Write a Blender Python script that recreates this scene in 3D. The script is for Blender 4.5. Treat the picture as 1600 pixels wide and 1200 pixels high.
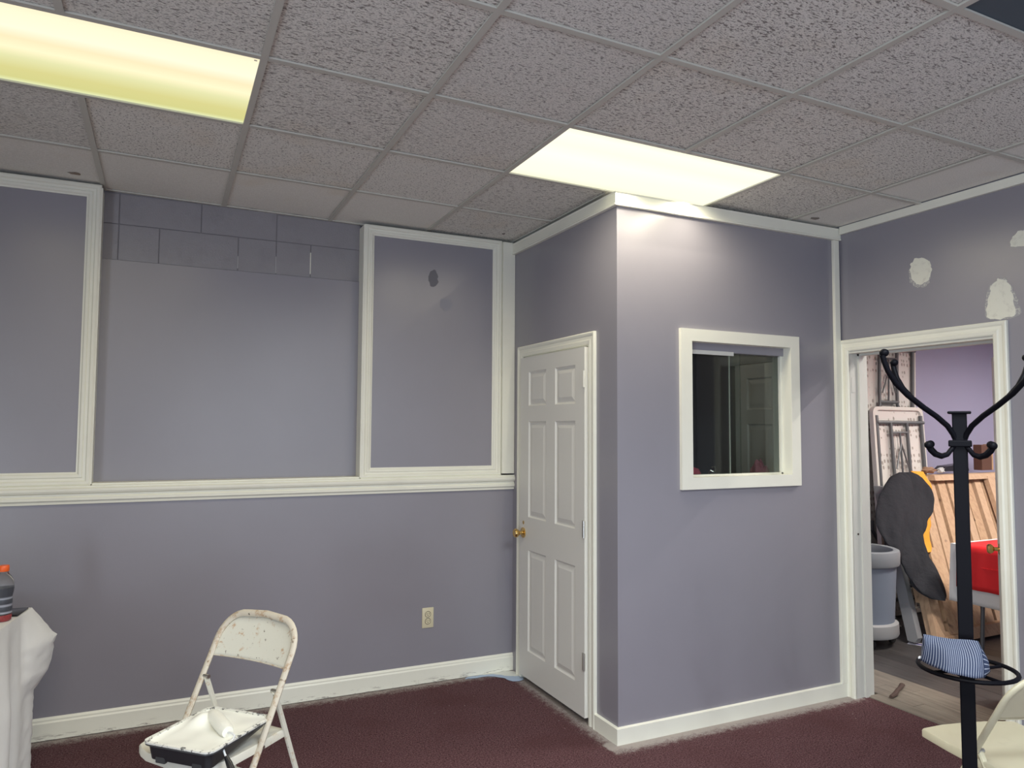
import bpy, bmesh, math, random
from mathutils import Vector, Matrix, noise
random.seed(7)
S = bpy.context.scene
C = S.collection
for o in list(bpy.data.objects): bpy.data.objects.remove(o)

# ---------------------------------------------------------------- camera
cam_d = bpy.data.cameras.new('camera'); cam = bpy.data.objects.new('camera', cam_d); C.objects.link(cam)
cam_d.sensor_width = 36; cam_d.lens = 1143.98/1600*36; cam_d.clip_start = .05
RX = Vector((0.90309844, -0.42939495, 0.00576061)); UP = Vector((-0.03059605, -0.05095731, 0.99823205)); FW = Vector((0.42834226, 0.90167806, 0.05915726))
M = Matrix((RX, UP, -FW)).transposed().to_4x4(); M.translation = Vector((-0.8824, -2.5917, 1.5614)); cam.matrix_world = M
S.camera = cam
# ---------------------------------------------------------------- world, exposure
S.view_settings.view_transform = 'Standard'; S.view_settings.look = 'None'
S.view_settings.exposure = 0.42; S.view_settings.gamma = 1.0; S.view_settings.use_curve_mapping = False
w = bpy.data.worlds.new('world'); S.world = w; w.use_nodes = True
bgn = w.node_tree.nodes['Background']; bgn.inputs[0].default_value = (.62, .78, 1, 1); bgn.inputs[1].default_value = 1.0
# daylight entering through the shop window behind the camera
ad = bpy.data.lights.new('window_daylight', 'AREA'); ad.shape = 'RECTANGLE'; ad.size = 3.4; ad.size_y = 1.9; ad.energy = 22; ad.color = (.86, .93, 1)
ao = bpy.data.objects.new('window_daylight', ad); C.objects.link(ao); ao.location = (.6, -6.12, 1.35); ao.rotation_euler = (math.radians(122), 0, 0)   # tilted up to brighten the ceiling

# cool fill added to lift closet side and right wall, set behind the camera
bd = bpy.data.lights.new('left_fill_light', 'AREA'); bd.shape = 'RECTANGLE'; bd.size = 1.6; bd.size_y = 2.0; bd.energy = 115; bd.color = (.78, .88, 1)
bo = bpy.data.objects.new('left_fill_light', bd); C.objects.link(bo); bo.location = (-3.72, -4.1, 1.1); bo.rotation_euler = (math.radians(112), 0, math.radians(-90))

H = 2.82
# ---------------------------------------------------------------- helpers
def s2l(c):
    c = c/255
    return c/12.92 if c <= .04045 else ((c+.055)/1.055)**2.4
def rgb(r, g, b): return (s2l(r), s2l(g), s2l(b), 1)
def tag(o, label=None, cat=None, group=None, kind=None):
    if label: o['label'] = label
    if cat: o['category'] = cat
    if group: o['group'] = group
    if kind: o['kind'] = kind
    return o
def empty(name, loc=(0, 0, 0), rz=0, label=None, cat=None, group=None, kind=None):
    o = bpy.data.objects.new(name, None); C.objects.link(o); o.location = loc; o.rotation_euler = (0, 0, rz); o.empty_display_size = .05
    return tag(o, label, cat, group, kind)
class MB:
    def __init__(s): s.bm = bmesh.new()
    def box(s, a, b, bev=0):
        x0, y0, z0 = a; x1, y1, z1 = b
        v = [s.bm.verts.new(p) for p in ((x0,y0,z0),(x1,y0,z0),(x1,y1,z0),(x0,y1,z0),(x0,y0,z1),(x1,y0,z1),(x1,y1,z1),(x0,y1,z1))]
        fs = [s.bm.faces.new([v[i] for i in q]) for q in ((0,3,2,1),(4,5,6,7),(0,1,5,4),(1,2,6,5),(2,3,7,6),(3,0,4,7))]
        if bev:
            es = list({e for f in fs for e in f.edges})
            bmesh.ops.bevel(s.bm, geom=es, offset=bev, segments=2, affect='EDGES', profile=.5)
        return s
    def hull8(s, P):      # 8 corners: bottom 4 ccw, top 4 ccw
        v = [s.bm.verts.new(p) for p in P]
        for q in ((0,3,2,1),(4,5,6,7),(0,1,5,4),(1,2,6,5),(2,3,7,6),(3,0,4,7)): s.bm.faces.new([v[i] for i in q])
        return s
    def prism(s, poly, path, closed=False, cap=True):   # poly: list of (a,b) ; path: function list mapping (a,b)->3D
        rows = [[s.bm.verts.new(f(a, b)) for a, b in poly] for f in path]
        n = len(poly)
        m = len(rows)
        for i in range(m if closed else m-1):
            r0, r1 = rows[i], rows[(i+1) % m]
            for k in range(n): s.bm.faces.new((r0[k], r0[(k+1) % n], r1[(k+1) % n], r1[k]))
        if cap and not closed:
            s.bm.faces.new(rows[0][::-1]); s.bm.faces.new(rows[-1])
        return s
    def tube(s, pts, r, n=10, caps=True, sq=False, rr=None):
        pts = [Vector(p) for p in pts]; rows = []
        if sq: n = 4
        prev = None
        for i, p in enumerate(pts):
            t = (pts[min(i+1, len(pts)-1)]-pts[max(i-1, 0)]).normalized()
            if prev is None:
                a = Vector((0, 0, 1)) if abs(t.z) < .9 else Vector((1, 0, 0))
                u = t.cross(a).normalized()
            else:
                u = (prev - t*prev.dot(t)).normalized()
            prev = u; vv = t.cross(u)
            ri = rr[i] if rr else r
            if isinstance(ri, tuple): ra, rb = ri
            else: ra = rb = ri
            row = []
            for k in range(n):
                an = 2*math.pi*(k+(.5 if sq else 0))/n
                f = math.sqrt(2) if sq else 1
                row.append(s.bm.verts.new(p+u*math.cos(an)*ra*f+vv*math.sin(an)*rb*f))
            rows.append(row)
        for i in range(len(rows)-1):
            for k in range(n): s.bm.faces.new((rows[i][k], rows[i][(k+1) % n], rows[i+1][(k+1) % n], rows[i+1][k]))
        if caps: s.bm.faces.new(rows[0][::-1]); s.bm.faces.new(rows[-1])
        return s
    def lathe(s, prof, c=(0, 0, 0), n=24, axis='z', cap=True):
        rows = []
        for r, z in prof:
            row = []
            for k in range(n):
                a = 2*math.pi*k/n; x, y = r*math.cos(a), r*math.sin(a)
                p = {'z': (x, y, z), 'x': (z, x, y), 'y': (y, z, x)}[axis]
                row.append(s.bm.verts.new((c[0]+p[0], c[1]+p[1], c[2]+p[2])))
            rows.append(row)
        for i in range(len(rows)-1):
            for k in range(n): s.bm.faces.new((rows[i][k], rows[i][(k+1) % n], rows[i+1][(k+1) % n], rows[i+1][k]))
        if cap: s.bm.faces.new(rows[0][::-1]); s.bm.faces.new(rows[-1])
        return s
    def ball(s, c, r, sc=(1, 1, 1), n=12):
        m = Matrix.Translation(c) @ Matrix.Diagonal((r*sc[0], r*sc[1], r*sc[2], 1))
        bmesh.ops.create_uvsphere(s.bm, u_segments=n, v_segments=max(6, n*2//3), radius=1, matrix=m); return s
    def grid(s, f, nu, nv, closed_u=False):
        rows = [[s.bm.verts.new(f(i/nu, j/nv)) for i in range(nu if closed_u else nu+1)] for j in range(nv+1)]
        for j in range(nv):
            for i in range(nu):
                k = (i+1) % nu if closed_u else i+1
                s.bm.faces.new((rows[j][i], rows[j][k], rows[j+1][k], rows[j+1][i]))
        return s
    def build(s, name, mat, parent=None, smooth=False, thick=0, sub=0, angle=None):
        bmesh.ops.remove_doubles(s.bm, verts=s.bm.verts, dist=1e-6)
        bmesh.ops.recalc_face_normals(s.bm, faces=s.bm.faces)
        me = bpy.data.meshes.new(name); s.bm.to_mesh(me); s.bm.free()
        if smooth:
            for p in me.polygons: p.use_smooth = True
            me.set_sharp_from_angle(angle=math.radians(angle or 40))
        o = bpy.data.objects.new(name, me); C.objects.link(o)
        me.materials.append(mat)
        if parent: o.parent = parent
        if thick:
            m = o.modifiers.new('solid', 'SOLIDIFY'); m.thickness = thick; m.offset = 0
        if sub:
            m = o.modifiers.new('sub', 'SUBSURF'); m.levels = sub; m.render_levels = sub
        return o
def copyobj(o, parent=None, loc=None):
    c = o.copy(); C.objects.link(c)
    if parent: c.parent = parent
    if loc is not None: c.location = loc
    return c

# ---------------------------------------------------------------- materials
class Mat:
    def __init__(s, name, col, rough=.5, metal=0, spec=.5):
        s.m = bpy.data.materials.new(name); s.m.use_nodes = True; s.t = s.m.node_tree; s.n = s.t.nodes; s.l = s.t.links
        s.b = s.n['Principled BSDF']; s.b.inputs['Base Color'].default_value = col
        s.b.inputs['Roughness'].default_value = rough; s.b.inputs['Metallic'].default_value = metal
        s.b.inputs['Specular IOR Level'].default_value = spec
        s.col = col; s.cur = None
        s.tc = s.n.new('ShaderNodeTexCoord'); s.co = s.tc.outputs['Object']
        s.lastbump = None
    def geo(s):
        g = s.n.new('ShaderNodeNewGeometry'); s.co = g.outputs['Position']; return s
    def mapping(s, scale=(1, 1, 1), rot=(0, 0, 0)):
        m = s.n.new('ShaderNodeMapping'); s.l.new(s.co, m.inputs[0]); m.inputs['Scale'].default_value = scale; m.inputs['Rotation'].default_value = rot
        return m.outputs[0]
    def noise(s, scale=5, detail=3, rough=.5, co=None, dist=0):
        n = s.n.new('ShaderNodeTexNoise'); s.l.new(co or s.co, n.inputs['Vector'])
        n.inputs['Scale'].default_value = scale; n.inputs['Detail'].default_value = detail; n.inputs['Roughness'].default_value = rough
        n.inputs['Distortion'].default_value = dist
        return n.outputs['Fac']
    def voro(s, scale=5, co=None, feature='F1', rnd=1):
        n = s.n.new('ShaderNodeTexVoronoi'); n.feature = feature; s.l.new(co or s.co, n.inputs['Vector']); n.inputs['Scale'].default_value = scale
        n.inputs['Randomness'].default_value = rnd
        return n.outputs['Distance']
    def ramp(s, fac, a, b):      # smooth 0..1 from a to b
        n = s.n.new('ShaderNodeMapRange'); n.interpolation_type = 'SMOOTHSTEP'; s.l.new(fac, n.inputs['Value'])
        n.inputs['From Min'].default_value = a; n.inputs['From Max'].default_value = b
        return n.outputs['Result']
    def math(s, op, a, b=None):
        n = s.n.new('ShaderNodeMath'); n.operation = op
        for i, x in enumerate((a, b)):
            if x is None: continue
            if isinstance(x, (int, float)): n.inputs[i].default_value = x
            else: s.l.new(x, n.inputs[i])
        return n.outputs[0]
    def xyz(s, co=None):
        n = s.n.new('ShaderNodeSeparateXYZ'); s.l.new(co or s.co, n.inputs[0]); return n.outputs
    def mix(s, fac, col, amount=1):
        n = s.n.new('ShaderNodeMix'); n.data_type = 'RGBA'
        f = s.math('MULTIPLY', fac, amount) if amount != 1 else fac
        s.l.new(f, n.inputs[0])
        if s.cur is None: n.inputs[6].default_value = s.col
        else: s.l.new(s.cur, n.inputs[6])
        n.inputs[7].default_value = col
        s.cur = n.outputs[2]; s.l.new(s.cur, s.b.inputs['Base Color']); return s
    def roughness(s, fac, a, b):
        n = s.n.new('ShaderNodeMapRange'); s.l.new(fac, n.inputs['Value']); n.inputs['To Min'].default_value = a; n.inputs['To Max'].default_value = b
        s.l.new(n.outputs[0], s.b.inputs['Roughness']); return s
    def bump(s, h, strength=.3, dist=.002):
        n = s.n.new('ShaderNodeBump'); n.inputs['Strength'].default_value = strength; n.inputs['Distance'].default_value = dist
        s.l.new(h, n.inputs['Height'])
        if s.lastbump: s.l.new(s.lastbump, n.inputs['Normal'])
        s.lastbump = n.outputs[0]; s.l.new(s.lastbump, s.b.inputs['Normal']); return s
    def perobj(s, amt, col2):
        n = s.n.new('ShaderNodeObjectInfo'); s.mix(n.outputs['Random'], col2, amt); return s

def wallpaint(name, col, rough=.31):
    m = Mat(name, col, rough, 0, .85).geo()
    m.mix(m.ramp(m.noise(1.3, 3), .35, .7), tuple(c*.93 for c in col[:3])+(1,), .8)
    m.bump(m.noise(260, 2), .12, .0012)
    m.bump(m.noise(11, 2), .12, .003)
    return m.m
WALLC = (.268, .258, .293, 1)
M_wall = wallpaint('lavender_grey_wall_paint', WALLC)
M_block = wallpaint('painted_block', (.27, .262, .305, 1), .36)
# blocks need stronger relief
mb = Mat('painted_concrete_block', (.255, .243, .262, 1), .31, 0, .85).geo()
mb.bump(mb.noise(120, 4, .7), .5, .003); mb.bump(mb.noise(14, 3), .4, .006)
mb.mix(mb.ramp(mb.noise(7, 4), .5, .75), (.20, .19, .21, 1), .5)
M_block = mb.m
M_mortar = Mat('painted_mortar', (.20, .192, .21, 1), .5).m
mt = Mat('cream_white_trim_paint', (.82, .815, .71, 1), .36).geo()
mt.mix(mt.ramp(mt.noise(5, 4), .45, .75), (.76, .75, .655, 1), .5); mt.bump(mt.noise(40, 3), .12, .002)
M_trim = mt.m
mbz = Mat('baseboard_paint_scuffed', (.82, .815, .71, 1), .4).geo()
z = mbz.xyz()
low = mbz.ramp(z[2], .045, .0)
st = mbz.math('MULTIPLY', low, mbz.ramp(mbz.noise(22, 4, .7, mbz.mapping((.6, 1, 4))), .55, .62))
mbz.mix(st, (.22, .19, .17, 1), .85); mbz.bump(mbz.noise(30, 3), .2, .002)
M_base = mbz.m
M_door = Mat('grey_white_door_paint', (.72, .71, .655, 1), .42).geo(); M_door.bump(M_door.noise(90, 3, .6, M_door.mapping((1, 1, .1))), .1, .001); M_door = M_door.m
M_jamb = Mat('jamb_paint', (.62, .62, .57, 1), .45).geo(); M_jamb.bump(M_jamb.noise(25, 4), .25, .003); M_jamb = M_jamb.m

def tilemat(name, fiss, base=(.85, .835, .775, 1)):
    m = Mat(name, base, .95, spec=.15)
    oi = m.n.new('ShaderNodeObjectInfo')
    ad_ = m.n.new('ShaderNodeVectorMath'); ad_.operation = 'ADD'
    m.l.new(m.co, ad_.inputs[0]); m.l.new(oi.outputs['Location'], ad_.inputs[1]); m.co = ad_.outputs[0]
    if fiss == 1:      # fissured: short curved dark slits mostly along x
        co = m.mapping((52, 150, 50)); n1 = m.noise(1.0, 1, .5, co, .35)
        slit = m.ramp(n1, .40, .35)
        co2 = m.mapping((130, 260, 90)); n2 = m.noise(1.0, 1, .5, co2, .3)
        sl2 = m.ramp(n2, .42, .36)
        h = m.math('MAXIMUM', slit, m.math('MULTIPLY', sl2, .7))
    elif fiss == 2:    # finer, worm-like
        co = m.mapping((120, 150, 60)); n1 = m.noise(1.0, 1, .5, co, .6)
        h = m.ramp(n1, .40, .34)
    else:              # smooth pin holes
        d = m.voro(95); h = m.math('MULTIPLY', m.ramp(d, .16, .08), .55)
    m.mix(m.ramp(m.noise(160, 2), .3, .7), (base[0]*.84, base[1]*.84, base[2]*.83, 1), .8)
    m.mix(m.ramp(m.noise(3, 3), .55, .75), (base[0]*.9, base[1]*.84, base[2]*.76, 1), .5)
    m.mix(h, (.16, .14, .125, 1), .8)
    m.bump(m.math('SUBTRACT', 1.0, h), .7, .003)
    m.bump(m.noise(200, 2), .3, .001)
    m.perobj(.18, (base[0]*.8, base[1]*.82, base[2]*.86, 1))
    return m.m
M_tile = [tilemat('fissured_ceiling_tile', 1), tilemat('fine_fissured_ceiling_tile', 2), tilemat('pinhole_ceiling_tile', 0, (.88, .865, .80, 1))]
M_grid = Mat('grey_ceiling_grid', (.56, .55, .49, 1), .5).m
M_plenum = Mat('dark_plenum', (.03, .03, .03, 1), .9).m

mc = Mat('maroon_carpet', (.135, .058, .068, 1), .98, spec=.1).geo()
mc.mix(mc.ramp(mc.noise(150, 4, .8), .46, .66), (.40, .26, .26, 1), .8)
mc.mix(mc.ramp(mc.noise(90, 3, .8), .46, .36), (.022, .010, .013, 1), .75)
mc.mix(mc.ramp(mc.noise(2.2, 3), .45, .7), (.13, .055, .058, 1), .5)
px, py, pz = mc.xyz()
def between(v, a, b, f=.02): return mc.math('MULTIPLY', mc.ramp(v, a-f, a+f), mc.ramp(v, b+f, b-f))
nz = mc.noise(26, 5, .75)
# dust line along closet front, closet corner, and along the back wall
d1 = mc.math('MULTIPLY', mc.ramp(py, .37, .53), between(px, 1.12, 2.85)); d1 = mc.math('MULTIPLY', d1, mc.ramp(py, .60, .55))
d2 = mc.math('MULTIPLY', mc.ramp(py, 1.60, 1.76), mc.ramp(px, 1.2, 1.1))
d3 = mc.math('MULTIPLY', mc.ramp(px, 1.05, 1.20), mc.math('MULTIPLY', mc.ramp(px, 1.25, 1.22), mc.ramp(py, .40, .55)))
dd = mc.math('MAXIMUM', mc.math('MAXIMUM', d1, mc.math('MULTIPLY', d2, .75)), mc.math('MULTIPLY', d3, .8))
mask = mc.ramp(mc.math('ADD', dd, mc.math('MULTIPLY', mc.math('SUBTRACT', mc.math('ADD', mc.math('MULTIPLY', nz, .5), mc.math('MULTIPLY', mc.noise(120, 4, .8), .5)), .5), 2.4)), .22, .9)
mc.mix(mask, (.62, .57, .53, 1), .85)
fl = mc.math('MULTIPLY', mc.ramp(mc.voro(13), .05, .03), mc.ramp(mc.noise(2.1, 2), .48, .56))
mc.mix(fl, (.62, .57, .55, 1), .8)
mc.bump(mc.noise(160, 4, .8), 1.0, .012)
M_carpet = mc.m

def plain(name, col, rough=.5, metal=0, bump=0, bs=60, spec=.5):
    m = Mat(name, col, rough, metal, spec)
    if bump: m.bump(m.noise(bs, 3), bump, .003)
    return m.m
M_black = plain('black_powder_coat', (.004, .004, .006, 1), .5, 0, .05, 60, .08)
M_brass = plain('brass', (.75, .52, .20, 1), .22, 1)
M_steel = plain('worn_steel', (.55, .54, .50, 1), .35, 1)
M_hinge = plain('painted_hinge', (.72, .71, .64, 1), .45)
M_purple = wallpaint('lilac_paint_far_room', (.36, .345, .485, 1), .55)
M_ivory = plain('ivory_plastic', (.66, .60, .42, 1), .35)
M_slot = plain('dark_slot', (.05, .04, .03, 1), .6)
M_glass = bpy.data.materials.new('window_glass'); M_glass.use_nodes = True
g = M_glass.node_tree; g.nodes.clear()
go = g.nodes.new('ShaderNodeOutputMaterial'); gt = g.nodes.new('ShaderNodeBsdfTransparent'); gt.inputs[0].default_value = (.86, .89, .87, 1)
gg = g.nodes.new('ShaderNodeBsdfGlossy'); gg.inputs['Roughness'].default_value = .02
gm = g.nodes.new('ShaderNodeMixShader'); gf = g.nodes.new('ShaderNodeFresnel'); gf.inputs[0].default_value = 1.28
g.links.new(gf.outputs[0], gm.inputs[0]); g.links.new(gt.outputs[0], gm.inputs[1]); g.links.new(gg.outputs[0], gm.inputs[2]); g.links.new(gm.outputs[0], go.inputs[0])
M_edge = plain('pale_glass_edge', (.75, .76, .66, 1), .2)
mch = Mat('rusty_white_chair_paint', (.66, .65, .56, 1), .4)
mch.mix(mch.ramp(mch.noise(22, 5, .7), .56, .66), (.45, .26, .12, 1), .75); mch.mix(mch.ramp(mch.noise(55, 4, .7), .64, .70), (.07, .045, .03, 1), .9)
mch.bump(mch.noise(40, 4), .2, .002); M_chair1 = mch.m
mch = Mat('rust_on_chair_edge', (.60, .55, .45, 1), .5)
mch.mix(mch.ramp(mch.noise(30, 5, .75), .50, .62), (.40, .25, .13, 1), .7); mch.mix(mch.ramp(mch.noise(60, 4, .7), .62, .70), (.06, .04, .03, 1), .9)
M_chair1r = mch.m
mch = Mat('scuffed_chair_seat', (.70, .69, .60, 1), .42)
mch.mix(mch.ramp(mch.noise(14, 5, .7), .58, .70), (.52, .36, .17, 1), .6); mch.mix(mch.ramp(mch.noise(45, 4, .7), .67, .71), (.09, .06, .04, 1), .9); M_chair1s = mch.m
mch = Mat('beige_chair_enamel', (.60, .56, .40, 1), .32); mch.mix(mch.ramp(mch.noise(12, 4), .55, .75), (.52, .48, .34, 1), .6); M_chair2 = mch.m
mcl = Mat('white_cloth', (.78, .78, .76, 1), .75, spec=.2); mcl.bump(mcl.noise(12, 4), .35, .01); M_cloth = mcl.m
mcl = Mat('red_table_cover', (.72, .018, .022, 1), .5); mcl.bump(mcl.noise(10, 3), .3, .01); M_red = mcl.m
M_orange = plain('orange_cap_plastic', (.85, .13, .02, 1), .35)
mg = Mat('clear_bottle_plastic', (.9, .9, .9, 1), .05); mg.b.inputs['Transmission Weight'].default_value = .95; mg.b.inputs['IOR'].default_value = 1.25; M_pet = mg.m
mg = Mat('red_drink', (.45, .01, .015, 1), .1); M_drink = mg.m
mg = Mat('bottle_label_print', (.06, .065, .08, 1), .3)
zz = mg.xyz()[2]; mg.mix(mg.math('MULTIPLY', mg.ramp(mg.math('SINE', mg.math('MULTIPLY', zz, 210)), .2, .9), mg.ramp(zz, .105, .095)), (.34, .36, .42, 1), .9); M_label = mg.m
M_wet = plain('wet_white_paint', (.88, .89, .82, 1), .16)
M_tray = plain('dark_grey_tray_plastic', (.035, .037, .042, 1), .4)
mtr = Mat('paint_smeared_tray_rim', (.85, .86, .80, 1), .3); mtr.mix(mtr.ramp(mtr.noise(45, 4, .7), .52, .6), (.04, .042, .045, 1), .9); M_rim = mtr.m
M_blackpl = plain('black_plastic', (.012, .012, .014, 1), .3)
mw = Mat('pallet_wood', (.52, .34, .20, 1), .7)
mw.mix(mw.ramp(mw.noise(1, 4, .6, mw.mapping((40, 40, 3))), .4, .7), (.36, .21, .12, 1), .7)
mw.mix(mw.ramp(mw.noise(9, 2), .68, .74), (.12, .06, .03, 1), .9); mw.perobj(.45, (.62, .44, .30, 1)); M_wood = mw.m
mw = Mat('grey_wood_plank', (.40, .37, .30, 1), .7); mw.mix(mw.ramp(mw.noise(1, 4, .6, mw.mapping((30, 30, 2))), .4, .7), (.26, .23, .18, 1), .6); M_beam = mw.m
def lam(name, a, b, c):
    m = Mat(name, a, .42); oi = m.n.new('ShaderNodeObjectInfo')
    v = m.n.new('ShaderNodeVectorMath'); v.operation = 'ADD'; m.l.new(m.co, v.inputs[0]); m.l.new(oi.outputs['Location'], v.inputs[1]); m.co = v.outputs[0]
    m.mix(m.ramp(m.noise(1, 5, .65, m.mapping((45, 3, 1))), .35, .7), b, .8)
    m.mix(m.ramp(m.noise(1, 3, .6, m.mapping((14, 1.6, 1))), .55, .8), c, .7)
    m.perobj(.4, b); return m.m
M_lam = lam('grey_laminate', (.080, .074, .071, 1), (.032, .030, .030, 1), (.15, .138, .128, 1))
M_lam2 = lam('light_threshold_laminate', (.30, .265, .215, 1), (.15, .13, .105, 1), (.42, .38, .32, 1))
mp = Mat('white_blow_moulded_plastic', (.70, .67, .62, 1), .55)
d = mp.voro(26, mp.mapping((1, 1, .7)), rnd=.45); h = mp.ramp(d, .34, .24)
mp.mix(h, (.30, .25, .21, 1), .75); mp.bump(mp.math('SUBTRACT', 1, h), .8, .006); M_bmp = mp.m
M_plast = plain('off_white_plastic', (.68, .65, .59, 1), .5)
M_legs = plain('grey_steel_tube', (.13, .135, .14, 1), .4, .3)
M_bin = plain('blue_grey_bin_plastic', (.21, .245, .30, 1), .5, 0, .2, 30)
M_binrim = plain('pale_grey_bin_rim', (.25, .27, .285, 1), .5)
M_bindolly = plain('light_bin_dolly', (.38, .385, .38, 1), .5)
M_rub = plain('dark_rubber', (.02, .02, .02, 1), .6)
mj = Mat('charcoal_fabric', (.027, .028, .033, 1), .9, spec=.2); mj.bump(mj.noise(7, 4, .6), .8, .03); mj.bump(mj.noise(300, 1), .3, .002); M_jean = mj.m
M_yellow = plain('orange_yellow_fabric', (.80, .36, .03, 1), .8, 0, .4, 20)
msf = Mat('navy_pinstripe_fabric', (.018, .03, .07, 1), .75)
uvn = msf.tc.outputs['UV']; u = msf.xyz(uvn)[0]
msf.mix(msf.ramp(msf.math('SINE', msf.math('MULTIPLY', u, 2*math.pi*27)), .62, 1.0), (.42, .45, .53, 1), .8); M_stripe = msf.m
M_scr = plain('dark_glass_screen', (.01, .01, .012, 1), .12)
msp = Mat('spackle', (.80, .79, .68, 1), .85, spec=.2); msp.mix(msp.ramp(msp.noise(30, 4), .5, .75), (.60, .58, .50, 1), .6); M_spk = msp.m
M_bare = plain('duller_paint_patch', (.17, .165, .18, 1), .7)
M_spill = plain('pale_paint_on_floor', (.74, .76, .72, 1), .5)
M_spillb = plain('blue_masking_sheet', (.40, .50, .66, 1), .6)
M_pink = plain('pink_fabric', (.60, .09, .14, 1), .8)

# ================================================================ SETTING
E = 'structure'
# floor of this room
o = MB().box((-3.6, -6.0, -.12), (2.885, 2.05, 0)).build('floor', M_carpet); tag(o, 'maroon carpet floor dusted with white along the baseboards', 'floor', kind=E)
# ---- ceiling: tilted slightly, follows the sagging grid
ce = empty('ceiling', (0, 0, H), label='suspended ceiling of fissured grey tiles in a metal grid', cat='ceiling', kind=E)
ce.rotation_euler = (-.0019, .0124, 0)
GX = lambda c: .6026*c-.0045
GY = lambda r: .6248*r-.0092
RM = 1.868
o = MB().box((-3.6, -6.0, .22), (2.79, RM+.1, .30)).build('plenum_deck', M_plenum, ce)
lights_rc = {(-3, 0): 'dim', (1, 0): 'warm', (0, -4): 'cool', (-3, -4): 'warm2', (-1, -7): 'cool2', (-4, -8): 'none'}
lightcells = set()
for (c, r), k in list(lights_rc.items()):
    if k == 'none': del lights_rc[(c, r)]; continue
    lightcells |= {(c, r), (c+1, r)}
dark = (2, -3)
tile_me = {}
kinds = {}
for c in range(-6, 5):
    for r in range(-10, 3):
        if (c, r) in lightcells: continue
        x0, x1 = max(GX(c)+.004, -3.6), min(GX(c+1)-.004, 2.788); y0, y1 = max(GY(r)+.004, -6), min(GY(r+1)-.004, RM)
        if x1-x0 < .03 or y1-y0 < .03: continue
        wv, hv = round(x1-x0, 3), round(y1-y0, 3)
        if r == 2 and c < 1: k = 2
        elif c == 4 and r <= 0: k = 2
        elif (c, r) in ((-1, 1), (-2, 1)): k = 1
        else: k = 0 if random.random() < .65 or r < 0 else 1
        if (wv, hv, k) not in tile_me:
            me_o = MB().box((-wv/2, -hv/2, 0), (wv/2, hv/2, .018)).build('ceiling_tile', M_tile[k], ce); tile_me[(wv, hv, k)] = me_o; t = me_o
        else: t = copyobj(tile_me[(wv, hv, k)], ce)
        t.location = ((x0+x1)/2, (y0+y1)/2, .004+random.uniform(-.0005, .002))
        if (c, r) == dark: t.data = t.data.copy(); t.data.materials[0] = plain('dark_blue_grey_panel', (.06, .085, .11, 1), .5); t['label'] = 'dark blue-grey ceiling panel at the upper right'
        else: t.rotation_euler = (0, 0, math.pi*random.randint(0, 1))
for nm_, x_, y_, rx_, ry_, col_ in (('water_stain', -1.33, 1.665, .028, .022, (.30, .24, .19, 1)), ('dark_spot', 1.06, 1.64, .010, .016, (.10, .08, .07, 1)), ('dark_spot', .93, 1.70, .010, .008, (.10, .08, .07, 1)), ('dark_spot', 2.52, .46, .03, .022, (.28, .25, .22, 1)), ('chipped_edge', -.46, 1.858, .03, .008, (.04, .035, .03, 1)), ('chipped_edge', -.21, 1.858, .05, .007, (.04, .035, .03, 1)), ('chipped_edge', .02, 1.858, .03, .006, (.04, .035, .03, 1))):
    pts_ = [(x_+rx_*(1+.3*math.sin(q*2.7))*math.cos(q*.7), y_+ry_*(1+.3*math.sin(q*1.9))*math.sin(q*.7)) for q in range(9)]
    m = MB(); m.bm.faces.new([m.bm.verts.new((a, b2, .0032)) for a, b2 in pts_]); m.build(nm_, plain(nm_, col_, .9), ce)
for r in range(-9, 4):
    y = GY(r)
    o = MB().box((-3.6, y-.012, -.004), (2.79, y+.012, .003)).box((-3.6, y-.002, .003), (2.79, y+.002, .035)).build('grid_bar', M_grid, ce)
for c in range(-5, 5):
    x = GX(c)
    ys = [-6.0]
    for (lc_, lr_) in sorted(lights_rc, key=lambda q: q[1]):
        if lc_+1 == c: ys += [GY(lr_)-.002, GY(lr_+1)+.002]
    ys.append(RM)
    for ya_, yb2 in zip(ys[::2], ys[1::2]):
        o = MB().box((x-.012, ya_, -.0045), (x+.012, yb2, .0025)).build('grid_bar', M_grid, ce)

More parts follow.
